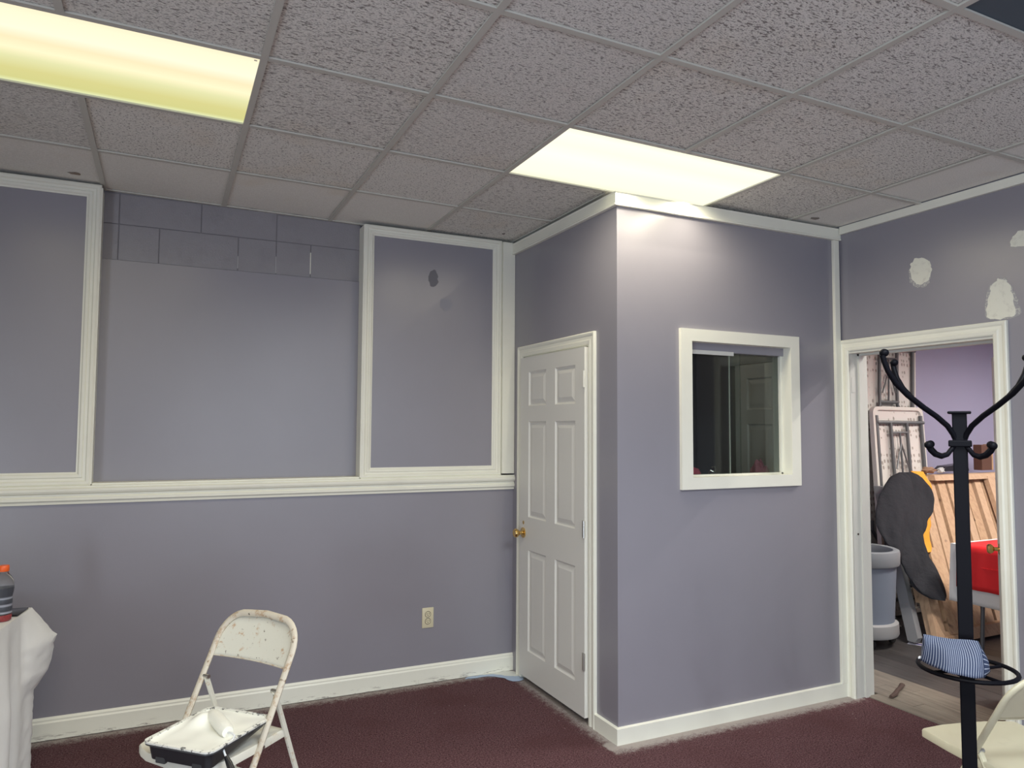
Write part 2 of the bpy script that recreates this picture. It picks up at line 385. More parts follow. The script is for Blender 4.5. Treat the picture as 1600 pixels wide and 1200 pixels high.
def lensmat(name, c_hi, c_lo, k_lo, dim=False):
    m = bpy.data.materials.new(name); m.use_nodes = True; t = m.node_tree; t.nodes.clear()
    out = t.nodes.new('ShaderNodeOutputMaterial'); e = t.nodes.new('ShaderNodeEmission'); t.links.new(e.outputs[0], out.inputs[0])
    tc = t.nodes.new('ShaderNodeTexCoord'); sp = t.nodes.new('ShaderNodeSeparateXYZ'); t.links.new(tc.outputs['Object'], sp.inputs[0])
    mr = t.nodes.new('ShaderNodeMapRange'); t.links.new(sp.outputs[1], mr.inputs['Value']); mr.inputs['From Min'].default_value = -.31; mr.inputs['From Max'].default_value = .31
    cr = t.nodes.new('ShaderNodeValToRGB'); t.links.new(mr.outputs[0], cr.inputs[0]); el = cr.color_ramp.elements
    el[0].position = 0; el[0].color = c_hi; el[1].position = 1; el[1].color = c_lo
    if dim:     # one of the tube pairs is burnt out: the half towards the wall is dim and greenish
        for p_, c_ in ((.10, (1.0, .93, .66, 1)), (.28, (1, .95, .72, 1)), (.40, (.98, .82, .52, 1)), (.52, (1, .92, .60, 1)), (.64, (.78, .77, .42, 1)), (.80, (.69, .65, .27, 1)), (.93, (.66, .64, .26, 1))):
            q = el.new(p_); q.color = c_
        el[0].color = (.98, .84, .56, 1); el[len(el)-1].color = (.80, .86, .50, 1)
    else:
        for p_, c_ in ((.12, (1, .985, .78, 1)), (.3, (1, .97, .72, 1)), (.5, (1, 1, .80, 1)), (.7, (1, .97, .74, 1)), (.88, (1, .97, .72, 1))):
            q = el.new(p_); q.color = c_
    t.links.new(cr.outputs[0], e.inputs[0]); e.inputs[1].default_value = k_lo
    return m
LENS = {'dim': lensmat('half_dead_light_lens', (1, .85, .6, 1), (.8, .86, .5, 1), 0.80, True), 'warm': lensmat('bright_cream_lens', (.93, .90, .62, 1), (.93, .90, .62, 1), 0.90),
        'cool': lensmat('cool_lens', (.8, .9, 1, 1), (.8, .9, 1, 1), 1.2)}
POWER = {'dim': (4.5, (1, .86, .55)), 'warm': (13, (1, .90, .70)), 'cool': (46, (.84, .92, 1)), 'warm2': (24, (1, .88, .68)), 'cool2': (26, (.92, .96, 1))}
LLAB = {'dim': 'long ceiling light at upper left, half of its lens dim and greenish', 'warm': 'bright cream ceiling light panel above the corner of the closet', 'cool': 'cool white ceiling light behind the viewpoint, right side', 'warm2': 'warm ceiling light behind the viewpoint, left side', 'cool2': 'cool ceiling light near the shop window'}
def fixture(cx, cy, cz, L, W_, kind, rot, label, pw=None):
    t = empty('ceiling_light', (cx, cy, cz), label=label, cat='light', group='recessed ceiling lights')
    t.rotation_euler = rot
    MB().box((-L/2, -W_/2, .004), (L/2, W_/2, .010)).build('lens', LENS['dim' if kind == 'dim' else 'cool' if kind.startswith('cool') else 'warm'], t)
    hb = MB(); hb.box((-L/2, -W_/2, .09), (L/2, W_/2, .10)); hb.box((-L/2, -W_/2, .012), (-L/2+.006, W_/2, .09)); hb.box((L/2-.006, -W_/2, .012), (L/2, W_/2, .09)); hb.box((-L/2, -W_/2, .012), (L/2, -W_/2+.006, .09)); hb.box((-L/2, W_/2-.006, .012), (L/2, W_/2, .09))
    hb.build('housing', M_grid, t)
    if kind == 'dim':
        MB().box((L/2-.022, -W_/2+.03, .0015), (L/2-.012, -W_/2+.035, .004)).build('clip', M_grid, t)
    P_, col = pw or POWER[kind]
    n = 0
    for iy in (-.2, -.07, .07, .2):
        for ix in (-.42, 0, .42):
            ld = bpy.data.lights.new('tube_light', 'SPOT'); ld.energy = P_*4/12; ld.color = col; ld.spot_size = math.radians(172); ld.spot_blend = .8; ld.shadow_soft_size = 0
            lo = bpy.data.objects.new('tube_light', ld); C.objects.link(lo); lo.parent = t; lo.location = (ix*L/1.22, iy*W_/.61, -.006)
for (c, r), k in lights_rc.items():
    x = (GX(c)+GX(c+2))/2; y = (GY(r)+GY(r+1))/2
    fixture(x, y, H-.0124*x-.0019*y, 2*.6026-.014, .6248-.014, k, (-.0019, .0124, 0), LLAB[k])

# ---- walls
YB = 1.76
wb = MB().box((-3.6, YB, 0), (1.30, 2.05, 1.25)).box((-3.6, 1.885, 1.25), (-1.0, 2.05, 2.86)).box((1.0, 1.885, 1.25), (1.3, 2.05, 2.86)).box((-1.3, 1.9, 1.25), (1.3, 2.05, 2.86)).build('wall_back', M_wall)
tag(wb, 'lavender grey back wall with framed upper panels and chair rail', 'wall', kind=E)
MB().box((-1.21, 1.8715, 2.40), (.19, 1.90, 2.84)).build('mortar_bed', M_mortar, wb)
MB().box((-1.208, 1.857, 1.25), (.186, 1.90, 2.452)).build('recessed_panel', M_wall, wb)
MB().box((-3.6, 1.772, 1.25), (-1.262, 1.885, 2.825)).build('upper_panel', M_wall, wb)
MB().box((.235, 1.772, 1.25), (1.12, 1.885, 2.79)).build('upper_panel', M_wall, wb)
MB().box((.19, 1.772, 1.25), (.24, 1.885, 2.79)).build('upper_panel', M_wall, wb)
def block(x0, x1, z0, z1):
    q = .0022
    dz = random.uniform(-.0015, .0015)
    MB().box((x0+q, 1.868+dz, z0+q), (x1-q, 1.895, z1-q), .002).build('concrete_block', M_block, wb)
xs = [-1.21, -1.133, -.722, -.311, .187]
for a, b_ in zip(xs, xs[1:]): block(a, b_, 2.652, 2.812 if a > -.4 else 2.82)
for x_, z_, h_ in ((-.522, 2.47, .07), (-.112, 2.475, .13), (-.311, 2.46, .10)): MB().box((x_-.003, 1.8665, z_), (x_+.002, 1.875, z_+h_)).build('pale_joint_streak', M_trim if h_ > .12 else Mat('faded_joint', (.42, .41, .42, 1), .6).m, wb)
xs = [-1.21, -1.133, -.934, -.522, -.311, -.112, .187]
for a, b_ in zip(xs, xs[1:]): block(a, b_, 2.452, 2.652)
# small dull blotches on the right framed panel
def blob(name, mat, parent, pts, plane, thick=.0015):     # thin irregular patch; plane maps (a,b,d) to 3D
    m = MB(); top = []; bot = []
    P2 = []
    n = len(pts)
    for i in range(n):
        p0, p1, p2, p3 = [Vector(pts[(i+q-1) % n]) for q in range(4)]
        for k in range(6):
            t_ = k/6
            q = .5*((2*p1)+(p2-p0)*t_+(2*p0-5*p1+4*p2-p3)*t_*t_+(3*p1-p0-3*p2+p3)*t_**3)
            j = Vector((noise.noise((q.x*150, q.y*150, 1)), noise.noise((q.x*150, q.y*150, 5))))*.005
            j += Vector((noise.noise((q.x*45, q.y*45, 3)), noise.noise((q.x*45, q.y*45, 8))))*.012
            P2.append(q+j)
    f1 = [m.bm.verts.new(plane(q.x, q.y, thick)) for q in P2]; f0 = [m.bm.verts.new(plane(q.x, q.y, 0)) for q in P2]
    m.bm.faces.new(f1)
    for i in range(len(P2)): m.bm.faces.new((f0[i], f0[(i+1) % len(P2)], f1[(i+1) % len(P2)], f1[i]))
    return m.build(name, mat, parent)
def circ(cx, cy, rx, ry, n=7, ph=.3): return [(cx+rx*math.cos(2*math.pi*i/n+ph), cy+ry*math.sin(2*math.pi*i/n+ph)) for i in range(n)]
pb = lambda a, b2, d: (a, 1.772-d, b2)
blob('dull_patch', M_bare, wb, circ(.634, 2.50, .034, .052), pb, .001)
o = blob('dull_patch', plain('faint_patch', (.28, .275, .31, 1), .55), wb, circ(.72, 2.34, .04, .04), pb, .001)

# right wall with doorway
XR = 2.80; XO = 2.945
wr = MB().box((XR, -6.0, 0), (XO, -.391, 2.86)).box((XR, -.391, 2.02), (XO, .49, 2.86)).box((XR, .49, 0), (XO, 2.05, 2.86)).build('wall_right', M_wall); tag(wr, 'lavender grey right wall with doorway and white spackle patches', 'wall', kind=E)
pr = lambda a, b2, d: (XR-d, a, b2)
blob('spackle_patch', M_spk, wr, [(.061, 2.47), (.02, 2.492), (-.03, 2.48), (-.059, 2.43), (-.043, 2.365), (.009, 2.345), (.06, 2.395)], pr)
blob('spackle_patch', M_spk, wr, [(-.36, 2.25), (-.385, 2.29), (-.42, 2.30), (-.455, 2.26), (-.470, 2.18), (-.468, 2.112), (-.343, 2.120)], pr)
blob('spackle_patch', M_spk, wr, [(-.464, 2.455), (-.48, 2.50), (-.52, 2.515), (-.58, 2.50), (-.60, 2.45), (-.55, 2.43)], pr)
def grown(pts, k):
    cx_ = sum(p[0] for p in pts)/len(pts); cy_ = sum(p[1] for p in pts)/len(pts)
    return [(cx_+(p[0]-cx_)*k, cy_+(p[1]-cy_)*k) for p in pts]
mfr = Mat('thin_spackle_smear', (.36, .35, .36, 1), .7).geo(); mfr.mix(mfr.ramp(mfr.noise(90, 4, .8), .5, .6), (.72, .71, .62, 1), .8)
for P_ in ([(.061, 2.45), (.02, 2.485), (-.03, 2.47), (-.052, 2.42), (-.04, 2.355), (.012, 2.335), (.066, 2.385)], [(-.35, 2.24), (-.38, 2.285), (-.42, 2.30), (-.452, 2.26), (-.478, 2.20), (-.483, 2.120), (-.348, 2.123)]):
    blob('spackle_smear', mfr.m, wr, grown(P_, 1.08), pr, .0007)
# closet walls
XC, YC = 1.197, .538
o = MB().box((XC, YC+.09, 0), (XC+.10, .80, 2.76)).box((XC, .80, 2.02), (XC+.10, 1.61, 2.76)).box((XC, 1.61, 0), (XC+.10, YB+.1, 2.76)).build('wall_closet_left', M_wall); tag(o, 'lavender side wall of the closet holding the six-panel door', 'wall', kind=E)
o = MB().box((XC, YC, 0), (XR, YC+.09, 1.288)).box((XC, YC, 2.044), (XR, YC+.09, 2.76)).box((XC, YC, 1.288), (1.648, YC+.09, 2.044)).box((2.389, YC, 1.288), (XR, YC+.09, 2.044)).build('wall_closet_front', M_wall); tag(o, 'lavender front wall of the closet with a small sliding window', 'wall', kind=E)
o = MB().box((XC+.1, YC+.09, 2.66), (XR, YB+.14, 2.72)).build('closet_light_block', M_plenum); tag(o, 'dark slab added over the closet to keep light out', 'ceiling', kind=E)  # unseen slab added to stop light leaking into the closet
M_in = wallpaint('closet_wall_shade', (.03, .03, .034, 1), .8)  # closet darkness put into the colour so the view inside stays dark
o = MB().box((XC+.1, 1.86, 0), (XR, 2.05, 2.7)).build('wall_closet_back', M_in); tag(o, 'back wall inside the closet with its shade painted in', 'wall', kind=E)
# rest of the room behind the camera
o = MB().box((-3.75, -6.0, 0), (-3.6, -4.95, 2.9)).box((-3.75, -3.25, 0), (-3.6, 2.05, 2.9)).box((-3.75, -4.95, 2.15), (-3.6, -3.25, 2.9)).build('wall_left', M_wall); tag(o, 'left wall of the room, out of view', 'wall', kind=E)  # the gap in this wall is added for the left fill
o = MB().box((-3.75, -6.12, 0), (XO, -6.0, .35)).box((-3.75, -6.12, 2.35), (XO, -6.0, 2.9)).box((-3.75, -6.12, .35), (-1.15, -6.0, 2.35)).box((2.35, -6.12, .35), (XO, -6.0, 2.35)).build('wall_front', M_wall); tag(o, 'front wall behind the viewpoint with a shop window', 'wall', kind=E)

# ---- crown and other trim (profiles extruded)
def lathe_path(prof, pts, name, mat, parent=None, closed=False):
    m = MB(); m.prism(prof, pts, closed=closed); return m.build(name, mat, parent)
crown = [(0, 0), (.022, 0), (.024, .006), (.020, .012), (.020, .062), (.024, .070), (0, .070)]
o = lathe_path(crown, [lambda a, b_: (XC-a, YB-.02, 2.705+b_), lambda a, b_: (XC-a, YC-a, 2.705+b_), lambda a, b_: (XR-.0, YC-a, 2.705+b_)], 'trim_1', M_trim); tag(o, 'cream trim board around the top of the closet', 'trim', kind=E)
o = lathe_path([(0, 0), (.018, 0), (.018, .045), (0, .045)], [lambda a, b_: (XR-a, YC-.026, 2.739+b_), lambda a, b_: (XR-a, -6.0, 2.739+b_)], 'trim_2', M_trim); tag(o, 'cream trim strip along the top of the right wall', 'trim', kind=E)
o = MB().box((2.742, YC-.02, .078), (2.785, YC, 2.704), .002).build('trim_3', M_trim); tag(o, 'narrow vertical white board at the right end of the closet front', 'trim', kind=E)
o = MB().box((1.108, YB-.018, 1.262), (1.196, 1.80, 2.785), .002).build('trim_4', M_trim); tag(o, 'flat vertical white board between right framed panel and closet', 'trim', kind=E)
def frame_xz(x0, x1, z0, z1, y, wd, prof_d, name, label, sides='lrtb', kind=E):
    # moulded picture frame: members are separate children
    root = empty(name, ((x0+x1)/2, y, z0), label=label, cat='trim', kind=kind)
    P_ = [(0, 0), (0, prof_d*.8), (wd*.12, prof_d), (wd*.3, prof_d), (wd*.38, prof_d*.62), (wd*.55, prof_d*.55), (wd*.62, prof_d*.78), (wd*.8, prof_d*.72), (wd*.9, prof_d*.4), (wd, prof_d*.35), (wd, 0)]
    X0 = root.location
    def add(f0, f1, nm): MB().prism(P_, [f0, f1]).build(nm, M_trim, root)
    L_ = lambda x, yy, z_: (x-X0.x, yy-X0.y, z_-X0.z)
    if 'l' in sides: add(lambda a, d: L_(x0+a, y-d, z0+a), lambda a, d: L_(x0+a, y-d, z1-a), 'moulding')
    if 'r' in sides: add(lambda a, d: L_(x1-a, y-d, z0+a), lambda a, d: L_(x1-a, y-d, z1-a), 'moulding')
    if 't' in sides: add(lambda a, d: L_(x0+a, y-d, z1-a), lambda a, d: L_(x1-a, y-d, z1-a), 'moulding')
    if 'b' in sides: add(lambda a, d: L_(x0+a, y-d, z0+a), lambda a, d: L_(x1-a, y-d, z0+a), 'moulding')
    return root
fr = frame_xz(.188, 1.106, 1.252, 2.792, 1.772, .062, .020, 'trim_5', 'cream moulded frame around the right wall panel')
MB().box((0, 0, 0), (.006, .118, 1.53)).build('side_board', M_trim, fr).location = (.1825-fr.location.x, 1.757-1.772, .005)
fl_ = frame_xz(-3.3, -1.212, 1.252, 2.822, 1.772, .068, .020, 'trim_6', 'cream moulded frame around the left wall panel')
MB().box((0, 0, 0), (.006, .118, 1.55)).build('side_board', M_trim, fl_).location = (-1.213-fl_.location.x, 1.757-1.772, .005)
# chair rail
rail = [(-.02, 0), (.012, 0), (.014, .012), (.022, .02), (.022, .034), (.014, .040), (.014, .050), (.026, .056), (.030, .066), (.030, .078), (.020, .084), (.020, .092), (-.10, .092), (-.10, .085), (-.02, .08)]
o = lathe_path(rail, [lambda a, b_: (-3.6, YB-a, 1.160+b_), lambda a, b_: (1.197, YB-a, 1.160+b_)], 'trim_7', M_trim); tag(o, 'cream moulded chair rail across the back wall', 'trim', kind=E)
MB().box((-1.206, 1.765, 1.245), (.184, 1.86, 1.262)).build('sill_board', M_trim, o)
# baseboards
bb = [(0, .0), (.014, .0), (.014, .082), (.010, .090), (.010, .098), (.004, .108), (0, .108)]
o = lathe_path(bb, [lambda a, b_: (-3.6, YB-a, .004+b_), lambda a, b_: (XC, YB-a, .004+b_)], 'baseboard_back', M_base); tag(o, 'scuffed cream baseboard along the back wall', 'baseboard', kind=E)
bb2 = [(0, 0), (.016, 0), (.016, .078), (0, .082)]
o = lathe_path(bb2, [lambda a, b_: (XC-a, .735, b_), lambda a, b_: (XC-a, YC-a, b_), lambda a, b_: (XR-.012, YC-a, b_)], 'baseboard_closet', M_trim); tag(o, 'flat cream baseboard around the closet corner', 'baseboard', kind=E)
# spilt paint / masking sheet in the corner
sp = tag(blob('paint_spill', M_spill, None, [(.90, 1.742), (1.178, 1.742), (1.178, 1.60), (1.10, 1.64), (1.02, 1.715), (.93, 1.728)], lambda a, b2, d: (a, b2, d), .003), 'white paint spilt on the carpet in the corner by the door', 'paint spill')
o = tag(blob('masking_sheet', M_spillb, None, [(.86, 1.715), (1.00, 1.70), (1.06, 1.665), (1.10, 1.57), (1.14, 1.545), (1.18, 1.56), (1.19, 1.62), (1.12, 1.65), (1.04, 1.725), (.90, 1.738)], lambda a, b2, d: (a, b2, d+.003), .002), 'blue painted masking scrap on the carpet below the closet door', 'masking sheet')

# ---- door leaf with six panels (local: u along width, v up, d outwards)
def six_panel_leaf(parent, W_, Hh, cols, rows, mat, th=.035):
    us = sorted({0, W_} | {q for c_ in cols for q in c_}); vs = sorted({0, Hh} | {q for r_ in rows for q in r_})
    m = MB()
    for i in range(len(us)-1):
        for j in range(len(vs)-1):
            cu, cv = (us[i]+us[i+1])/2, (vs[j]+vs[j+1])/2
            if any(a < cu < b2 for a, b2 in cols) and any(a < cv < b2 for a, b2 in rows): continue
            for d_ in (0, -th):
                vv = [m.bm.verts.new(p_) for p_ in ((us[i], d_, vs[j]), (us[i+1], d_, vs[j]), (us[i+1], d_, vs[j+1]), (us[i], d_, vs[j+1]))]
                m.bm.faces.new(vv)
    for a, b2 in (((0, 0), (W_, 0)), ((W_, 0), (W_, Hh)), ((W_, Hh), (0, Hh)), ((0, Hh), (0, 0))):
        vv = [m.bm.verts.new(p_) for p_ in ((a[0], 0, a[1]), (b2[0], 0, b2[1]), (b2[0], -th, b2[1]), (a[0], -th, a[1]))]; m.bm.faces.new(vv)
    leaf = m.build('door_leaf', mat, parent)
    for c_ in cols:
        for r_ in rows:
            m = MB()
            for sgn in (1, -1):
                rings = []
                for ins, dp in ((0, 0), (.008, -.009), (.014, -.010), (.040, -.002)):
                    y_ = dp if sgn == 1 else -th-dp
                    rings.append([m.bm.verts.new(p_) for p_ in ((c_[0]+ins, y_, r_[0]+ins), (c_[1]-ins, y_, r_[0]+ins), (c_[1]-ins, y_, r_[1]-ins), (c_[0]+ins, y_, r_[1]-ins))])
                for k in range(3):
                    for q in range(4): m.bm.faces.new((rings[k][q], rings[k][(q+1) % 4], rings[k+1][(q+1) % 4], rings[k+1][q]))
                m.bm.faces.new(rings[3])
            m.build('panel', mat, leaf)
    return leaf
def knob(parent, u_, v_, mat=M_brass, side=1):
    m = MB(); m.lathe([(.032, 0), (.032, .006), (.012, .010), (.011, .030), (.020, .036), (.027, .046), (.028, .056), (.022, .064), (.0, .066)][:8], (u_, 0, v_), 20, 'y')
    if side < 0:
        for v in m.bm.verts: v.co.y = -.035-v.co.y
    return m.build('door_knob', mat, parent, True)
# door_1: closet side door; u runs along -y from far jamb (y=1.59) , outward normal -x
d1 = empty('door_1', (XC+.004, 1.592, .035), rz=-math.pi/2, label='closed white six-panel door on the side of the closet', cat='door', kind=E)
rows = [(.165, .775), (.975, 1.565), (1.66, 1.875)]
leaf = six_panel_leaf(d1, .785, 1.965, [(.115, .345), (.455, .685)], rows, M_door)
# local frame: u -> +X local ; rotating -90deg maps local x to -y, local y to +x ... outward (towards room, -x) is local -y
for ob in d1.children: pass
leaf.rotation_euler = (0, 0, 0)
# flip so that detailed front faces -x: both faces are modelled alike
kb = knob(d1, .05, .872); kb.scale = (1, -1, 1); kb.location = (0, -.035, 0)
MB().lathe([(.012, 0), (.012, .006), (.0, .007)][:2], (.05, -.036, .935), 12, 'y').build('lock_button', M_brass, d1)
for z_, mm in ((1.79, M_hinge), (.985, M_steel), (.29, M_steel)):
    h_ = MB(); h_.tube([(.788, -.041, z_-.045), (.788, -.041, z_+.045)], .006, 10); h_.box((.764, -.038, z_-.045), (.786, -.034, z_+.045)); h_.build('hinge', mm, d1)
# casings: flat profile with steps
casing = [(0, 0), (0, .010), (.006, .014), (.022, .016), (.030, .012), (.044, .011), (.052, .016), (.062, .018), (.068, .014), (.068, 0)]   # a: distance from opening, d: depth
cs = empty('trim_8', (XC, 1.2, 0), label='white moulded casing around the closet door', cat='trim', kind=E)
def casing_yz(root, xw, sgn, ya, yb_, zt, jamb_x=None, mat=M_trim, wd=None, z0=0, f=1.0):
    # ya<yb opening in y
    ox, oy, oz = root.location
    k = (lambda a: a*(wd or 1))
    MB().prism(casing, [lambda a, d: (xw+sgn*d-ox, ya-a-oy, z0-oz), lambda a, d: (xw+sgn*d-ox, ya-a-oy, zt+a-oz)]).build('casing_side', mat, root)
    MB().prism(casing, [lambda a, d: (xw+sgn*d-ox, yb_+a*f-oy, z0-oz), lambda a, d: (xw+sgn*d-ox, yb_+a*f-oy, zt+a-oz)]).build('casing_side', mat, root)
    MB().prism(casing, [lambda a, d: (xw+sgn*d-ox, ya-a-oy, zt+a-oz), lambda a, d: (xw+sgn*d-ox, yb_+a*f-oy, zt+a-oz)]).build('casing_head', mat, root)
casing_yz(cs, XC, -1, .803, 1.605, 2.012)
for (a, b2) in (((XC, .80, 0), (XC+.1, .806, 2.015)), ((XC, 1.598, 0), (XC+.1, 1.61, 2.015)), ((XC, .80, 2.006), (XC+.1, 1.61, 2.02))):
    MB().box(tuple(a[i]-cs.location[i] for i in range(3)), tuple(b2[i]-cs.location[i] for i in range(3))).build('jamb', M_trim, cs)
MB().box((.045, .80-1.2, 0), (.055, 1.61-1.2, .03)).build('threshold', M_slot, cs)
# doorway in the right wall
ds = empty('trim_9', (XR, .05, 0), label='white moulded casing and jambs of the doorway to the back room', cat='trim', kind=E)
casing_yz(ds, XR, -1, -.371, .472, 2.026, f=.93)
ox, oy, oz = ds.location
for nm, a, b2 in (('jamb', (XR-.002, .472, 0), (XO+.002, .49, 2.03)), ('jamb', (XR-.002, -.391, 0), (XO+.002, -.371, 2.03)), ('head_jamb', (XR-.002, -.391, 2.012), (XO+.002, .49, 2.03)),
                  ('door_stop', (2.865, .460, 0), (2.90, .472, 2.012)), ('door_stop', (2.865, -.371, 0), (2.90, -.359, 2.012)), ('door_stop', (2.865, -.371, 2.0), (2.90, .472, 2.012))):
    MB().box((a[0]-ox, a[1]-oy, a[2]), (b2[0]-ox, b2[1]-oy, b2[2])).build(nm, M_jamb, ds)
MB().box((.02, .4205, .915), (.05, .4225, .975)).box((.03, .4195, .93), (.042, .421, .955)).build('strike_plate', M_jamb, ds)
MB().lathe([(.006, 0), (.006, .003)], (.036, .416, .945), 10, 'y').build('latch_hole', M_slot, ds)
for z_ in (1.78, .30):
    MB().box((.012, .4205, z_), (.045, .4215, z_+.09), .0004).build('filled_hinge_mortise', M_jamb, ds)

# ---- closet window
wn = empty('window_1', (2.02, YC, 1.66), label='small sliding glass window framed in white boards on the closet front', cat='window', kind=E)
def wbx(nm, a, b2, mat, bev=.0015): 
    L0 = wn.location
    return MB().box((a[0]-L0.x, a[1]-L0.y, a[2]-L0.z), (b2[0]-L0.x, b2[1]-L0.y, b2[2]-L0.z), bev).build(nm, mat, wn)
def mitre(nm, P4, y0, y1):
    L0 = wn.location; P8 = [(a-L0.x, y1-L0.y, b2-L0.z) for a, b2 in P4]+[(a-L0.x, y0-L0.y, b2-L0.z) for a, b2 in P4]
    MB().hull8(P8).build(nm, M_trim, wn)
ox0, ox1, oz0, oz1 = 1.589, 2.443, 1.238, 2.096; ix0, ix1, iz0, iz1 = 1.662, 2.375, 1.302, 2.030
mitre('frame_board', [(ox0, oz0), (ox1, oz0), (ix1, iz0), (ix0, iz0)], YC-.02, YC)
mitre('frame_board', [(ox0, oz1), (ix0, iz1), (ix1, iz1), (ox1, oz1)], YC-.02, YC)
mitre('frame_board', [(ox0, oz0), (ix0, iz0), (ix0, iz1), (ox0, oz1)], YC-.02, YC)
mitre('frame_board', [(ox1, oz0), (ox1, oz1), (ix1, iz1), (ix1, iz0)], YC-.02, YC)
wbx('reveal_board', (ix0-.012, YC, iz0-.012), (ix0, .66, iz1+.012), M_trim, 0)
wbx('reveal_board', (ix1, YC, iz0-.012), (ix1+.012, .66, iz1+.012), M_trim, 0)
wbx('reveal_board', (ix0, YC, iz1), (ix1, .66, iz1+.012), M_trim, 0)
wbx('sill', (ix0, YC, iz0-.012), (ix1, .66, iz0), M_trim, 0)
wbx('stop', (ix1-.012, .590, iz0), (ix1, .600, iz1), M_trim, 0)
wbx('top_track', (ix0, .575, 1.985), (2.375, .635, iz1), M_wall, 0)
wbx('track_cover', (ix0, .568, 1.968), (1.994, .578, 1.99), M_hinge, 0)
wbx('bottom_track', (ix0, .59, iz0), (ix1, .632, iz0+.008), M_trim, 0)
wbx('glass_pane', (ix0+.002, .602, iz0+.006), (2.070, .606, 1.99), M_glass, 0)
wbx('glass_pane', (2.008, .618, iz0+.006), (ix1-.002, .622, 1.99), M_glass, 0)
wbx('pane_edge', (2.003, .616, iz0+.006), (2.007, .624, 1.99), M_edge, 0)
wbx('pane_edge', (2.0705, .6015, iz0+.006), (2.072, .6065, 1.99), M_glass, 0)
# inside the closet: door on the right hand side wall, shelf with cloths
d3 = empty('door_3', (XR-.045, 1.355, .03), rz=-math.pi/2, label='grey six-panel door seen dimly through the closet window', cat='door', kind=E)
six_panel_leaf(d3, .76, 1.97, [(.11, .34), (.43, .66)], rows, M_door)
M_dk = plain('shadowed_casing', (.30, .29, .27, 1), .5)  # casing paint darkened to stand for the shade in the closet
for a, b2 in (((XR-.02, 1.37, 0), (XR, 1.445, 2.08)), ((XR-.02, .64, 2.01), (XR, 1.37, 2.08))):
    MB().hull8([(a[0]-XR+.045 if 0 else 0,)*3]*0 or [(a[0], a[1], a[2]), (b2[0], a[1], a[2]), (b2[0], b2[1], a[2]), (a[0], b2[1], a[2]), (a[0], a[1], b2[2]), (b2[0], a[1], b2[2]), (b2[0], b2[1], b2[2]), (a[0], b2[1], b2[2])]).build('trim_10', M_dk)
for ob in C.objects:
    if ob.name.startswith('trim_10'): tag(ob, 'casing board of the door inside the closet, greyed for its shade', 'trim', kind=E)
o = MB().box((1.45, .66, 1.24), (2.735, 1.0, 1.265), .003).build('shelf', M_beam); tag(o, 'narrow shelf inside the closet just below the window', 'shelf')
def rag(name, label, cx, cy, z0, rx, ry, h, mat, seed):
    def f(u_, v_):
        a = 2*math.pi*u_; r = math.sin(v_*math.pi/2)
        n_ = noise.noise((math.cos(a)*2+seed, math.sin(a)*2, v_*3))
        return (cx+rx*r*math.cos(a)*(1+.3*n_), cy+ry*r*math.sin(a)*(1+.3*n_), z0+max(.001, h*(1-r**2)*(1+.6*n_)+.008*n_ if v_ < 1 else .001))
    o = MB().grid(f, 22, 9, True).build(name, mat, None, True, 0, 0, 80); tag(o, label, 'cloth'); return o
rag('pink_cloth', 'crumpled pink cloth behind the left pane of the closet window', 1.74, .74, 1.266, .19, .06, .078, M_pink, 1)
rag('pink_cloth', 'crumpled dusky pink cloth at the right end of the closet window', 2.38, .78, 1.266, .09, .06, .082, plain('dusky_pink_fabric', (.38, .12, .16, 1), .8), 4)
kk = MB(); kk.tube([(1.96+.02*math.cos(t_*.9), .72+.02*math.sin(t_*.9), 1.285+.05*t_/7+.01*math.sin(t_*2)) for t_ in range(9)], .004, 6); o = kk.build('wire_coil', M_steel, None, True); tag(o, 'small bright wire coil inside the window near the pane edge', 'wire')

t = empty('closet_fill', (2.25, 1.25, 2.45), label='dim lamp added inside the closet to light its door, out of sight', cat='light')  # added fill so the inner door shows through the glass
MB().ball((0, 0, 0), .03).build('fill_bulb', LENS['warm'], t, True); MB().tube([(0, 0, .028), (0, 0, .21)], .008, 8).build('fill_cord', M_hinge, t)
ld = bpy.data.lights.new('closet_fill_light', 'POINT'); ld.energy = 1.3; ld.color = (1, .88, .7); ld.shadow_soft_size = .03
lo = bpy.data.objects.new('closet_fill_light', ld); C.objects.link(lo); lo.parent = t; lo.location = (0, 0, -.04)
# ---- outlet on the back wall
t = empty('wall_outlet', (.620, YB, .392), label='ivory double socket outlet on the back wall', cat='outlet')
MB().box((-.037, -.006, -.061), (.037, 0, .061), .003).build('cover_plate', M_ivory, t, True)
for z_ in (.021, -.021):
    r_ = MB().lathe([(.0165, -.0075), (.017, -.006)], (0, 0, z_), 20, 'y').build('socket', M_ivory, t)
    MB().box((-.008, -.0082, z_-.001), (-.0055, -.0074, z_+.008)).box((.0055, -.0082, z_-.001), (.008, -.0074, z_+.008)).build('slot', M_slot, t)
    MB().lathe([(.0028, -.0082), (.0028, -.0074)], (0, 0, z_-.008), 8, 'y').build('earth_hole', M_slot, t)
    MB().lathe([(.0185, -.0066), (.0195, -.0060)], (0, 0, z_), 20, 'y').build('socket_gap', M_slot, t)
MB().lathe([(.003, -.0078), (.003, -.006)], (0, 0, 0), 8, 'y').build('screw', M_steel, t)

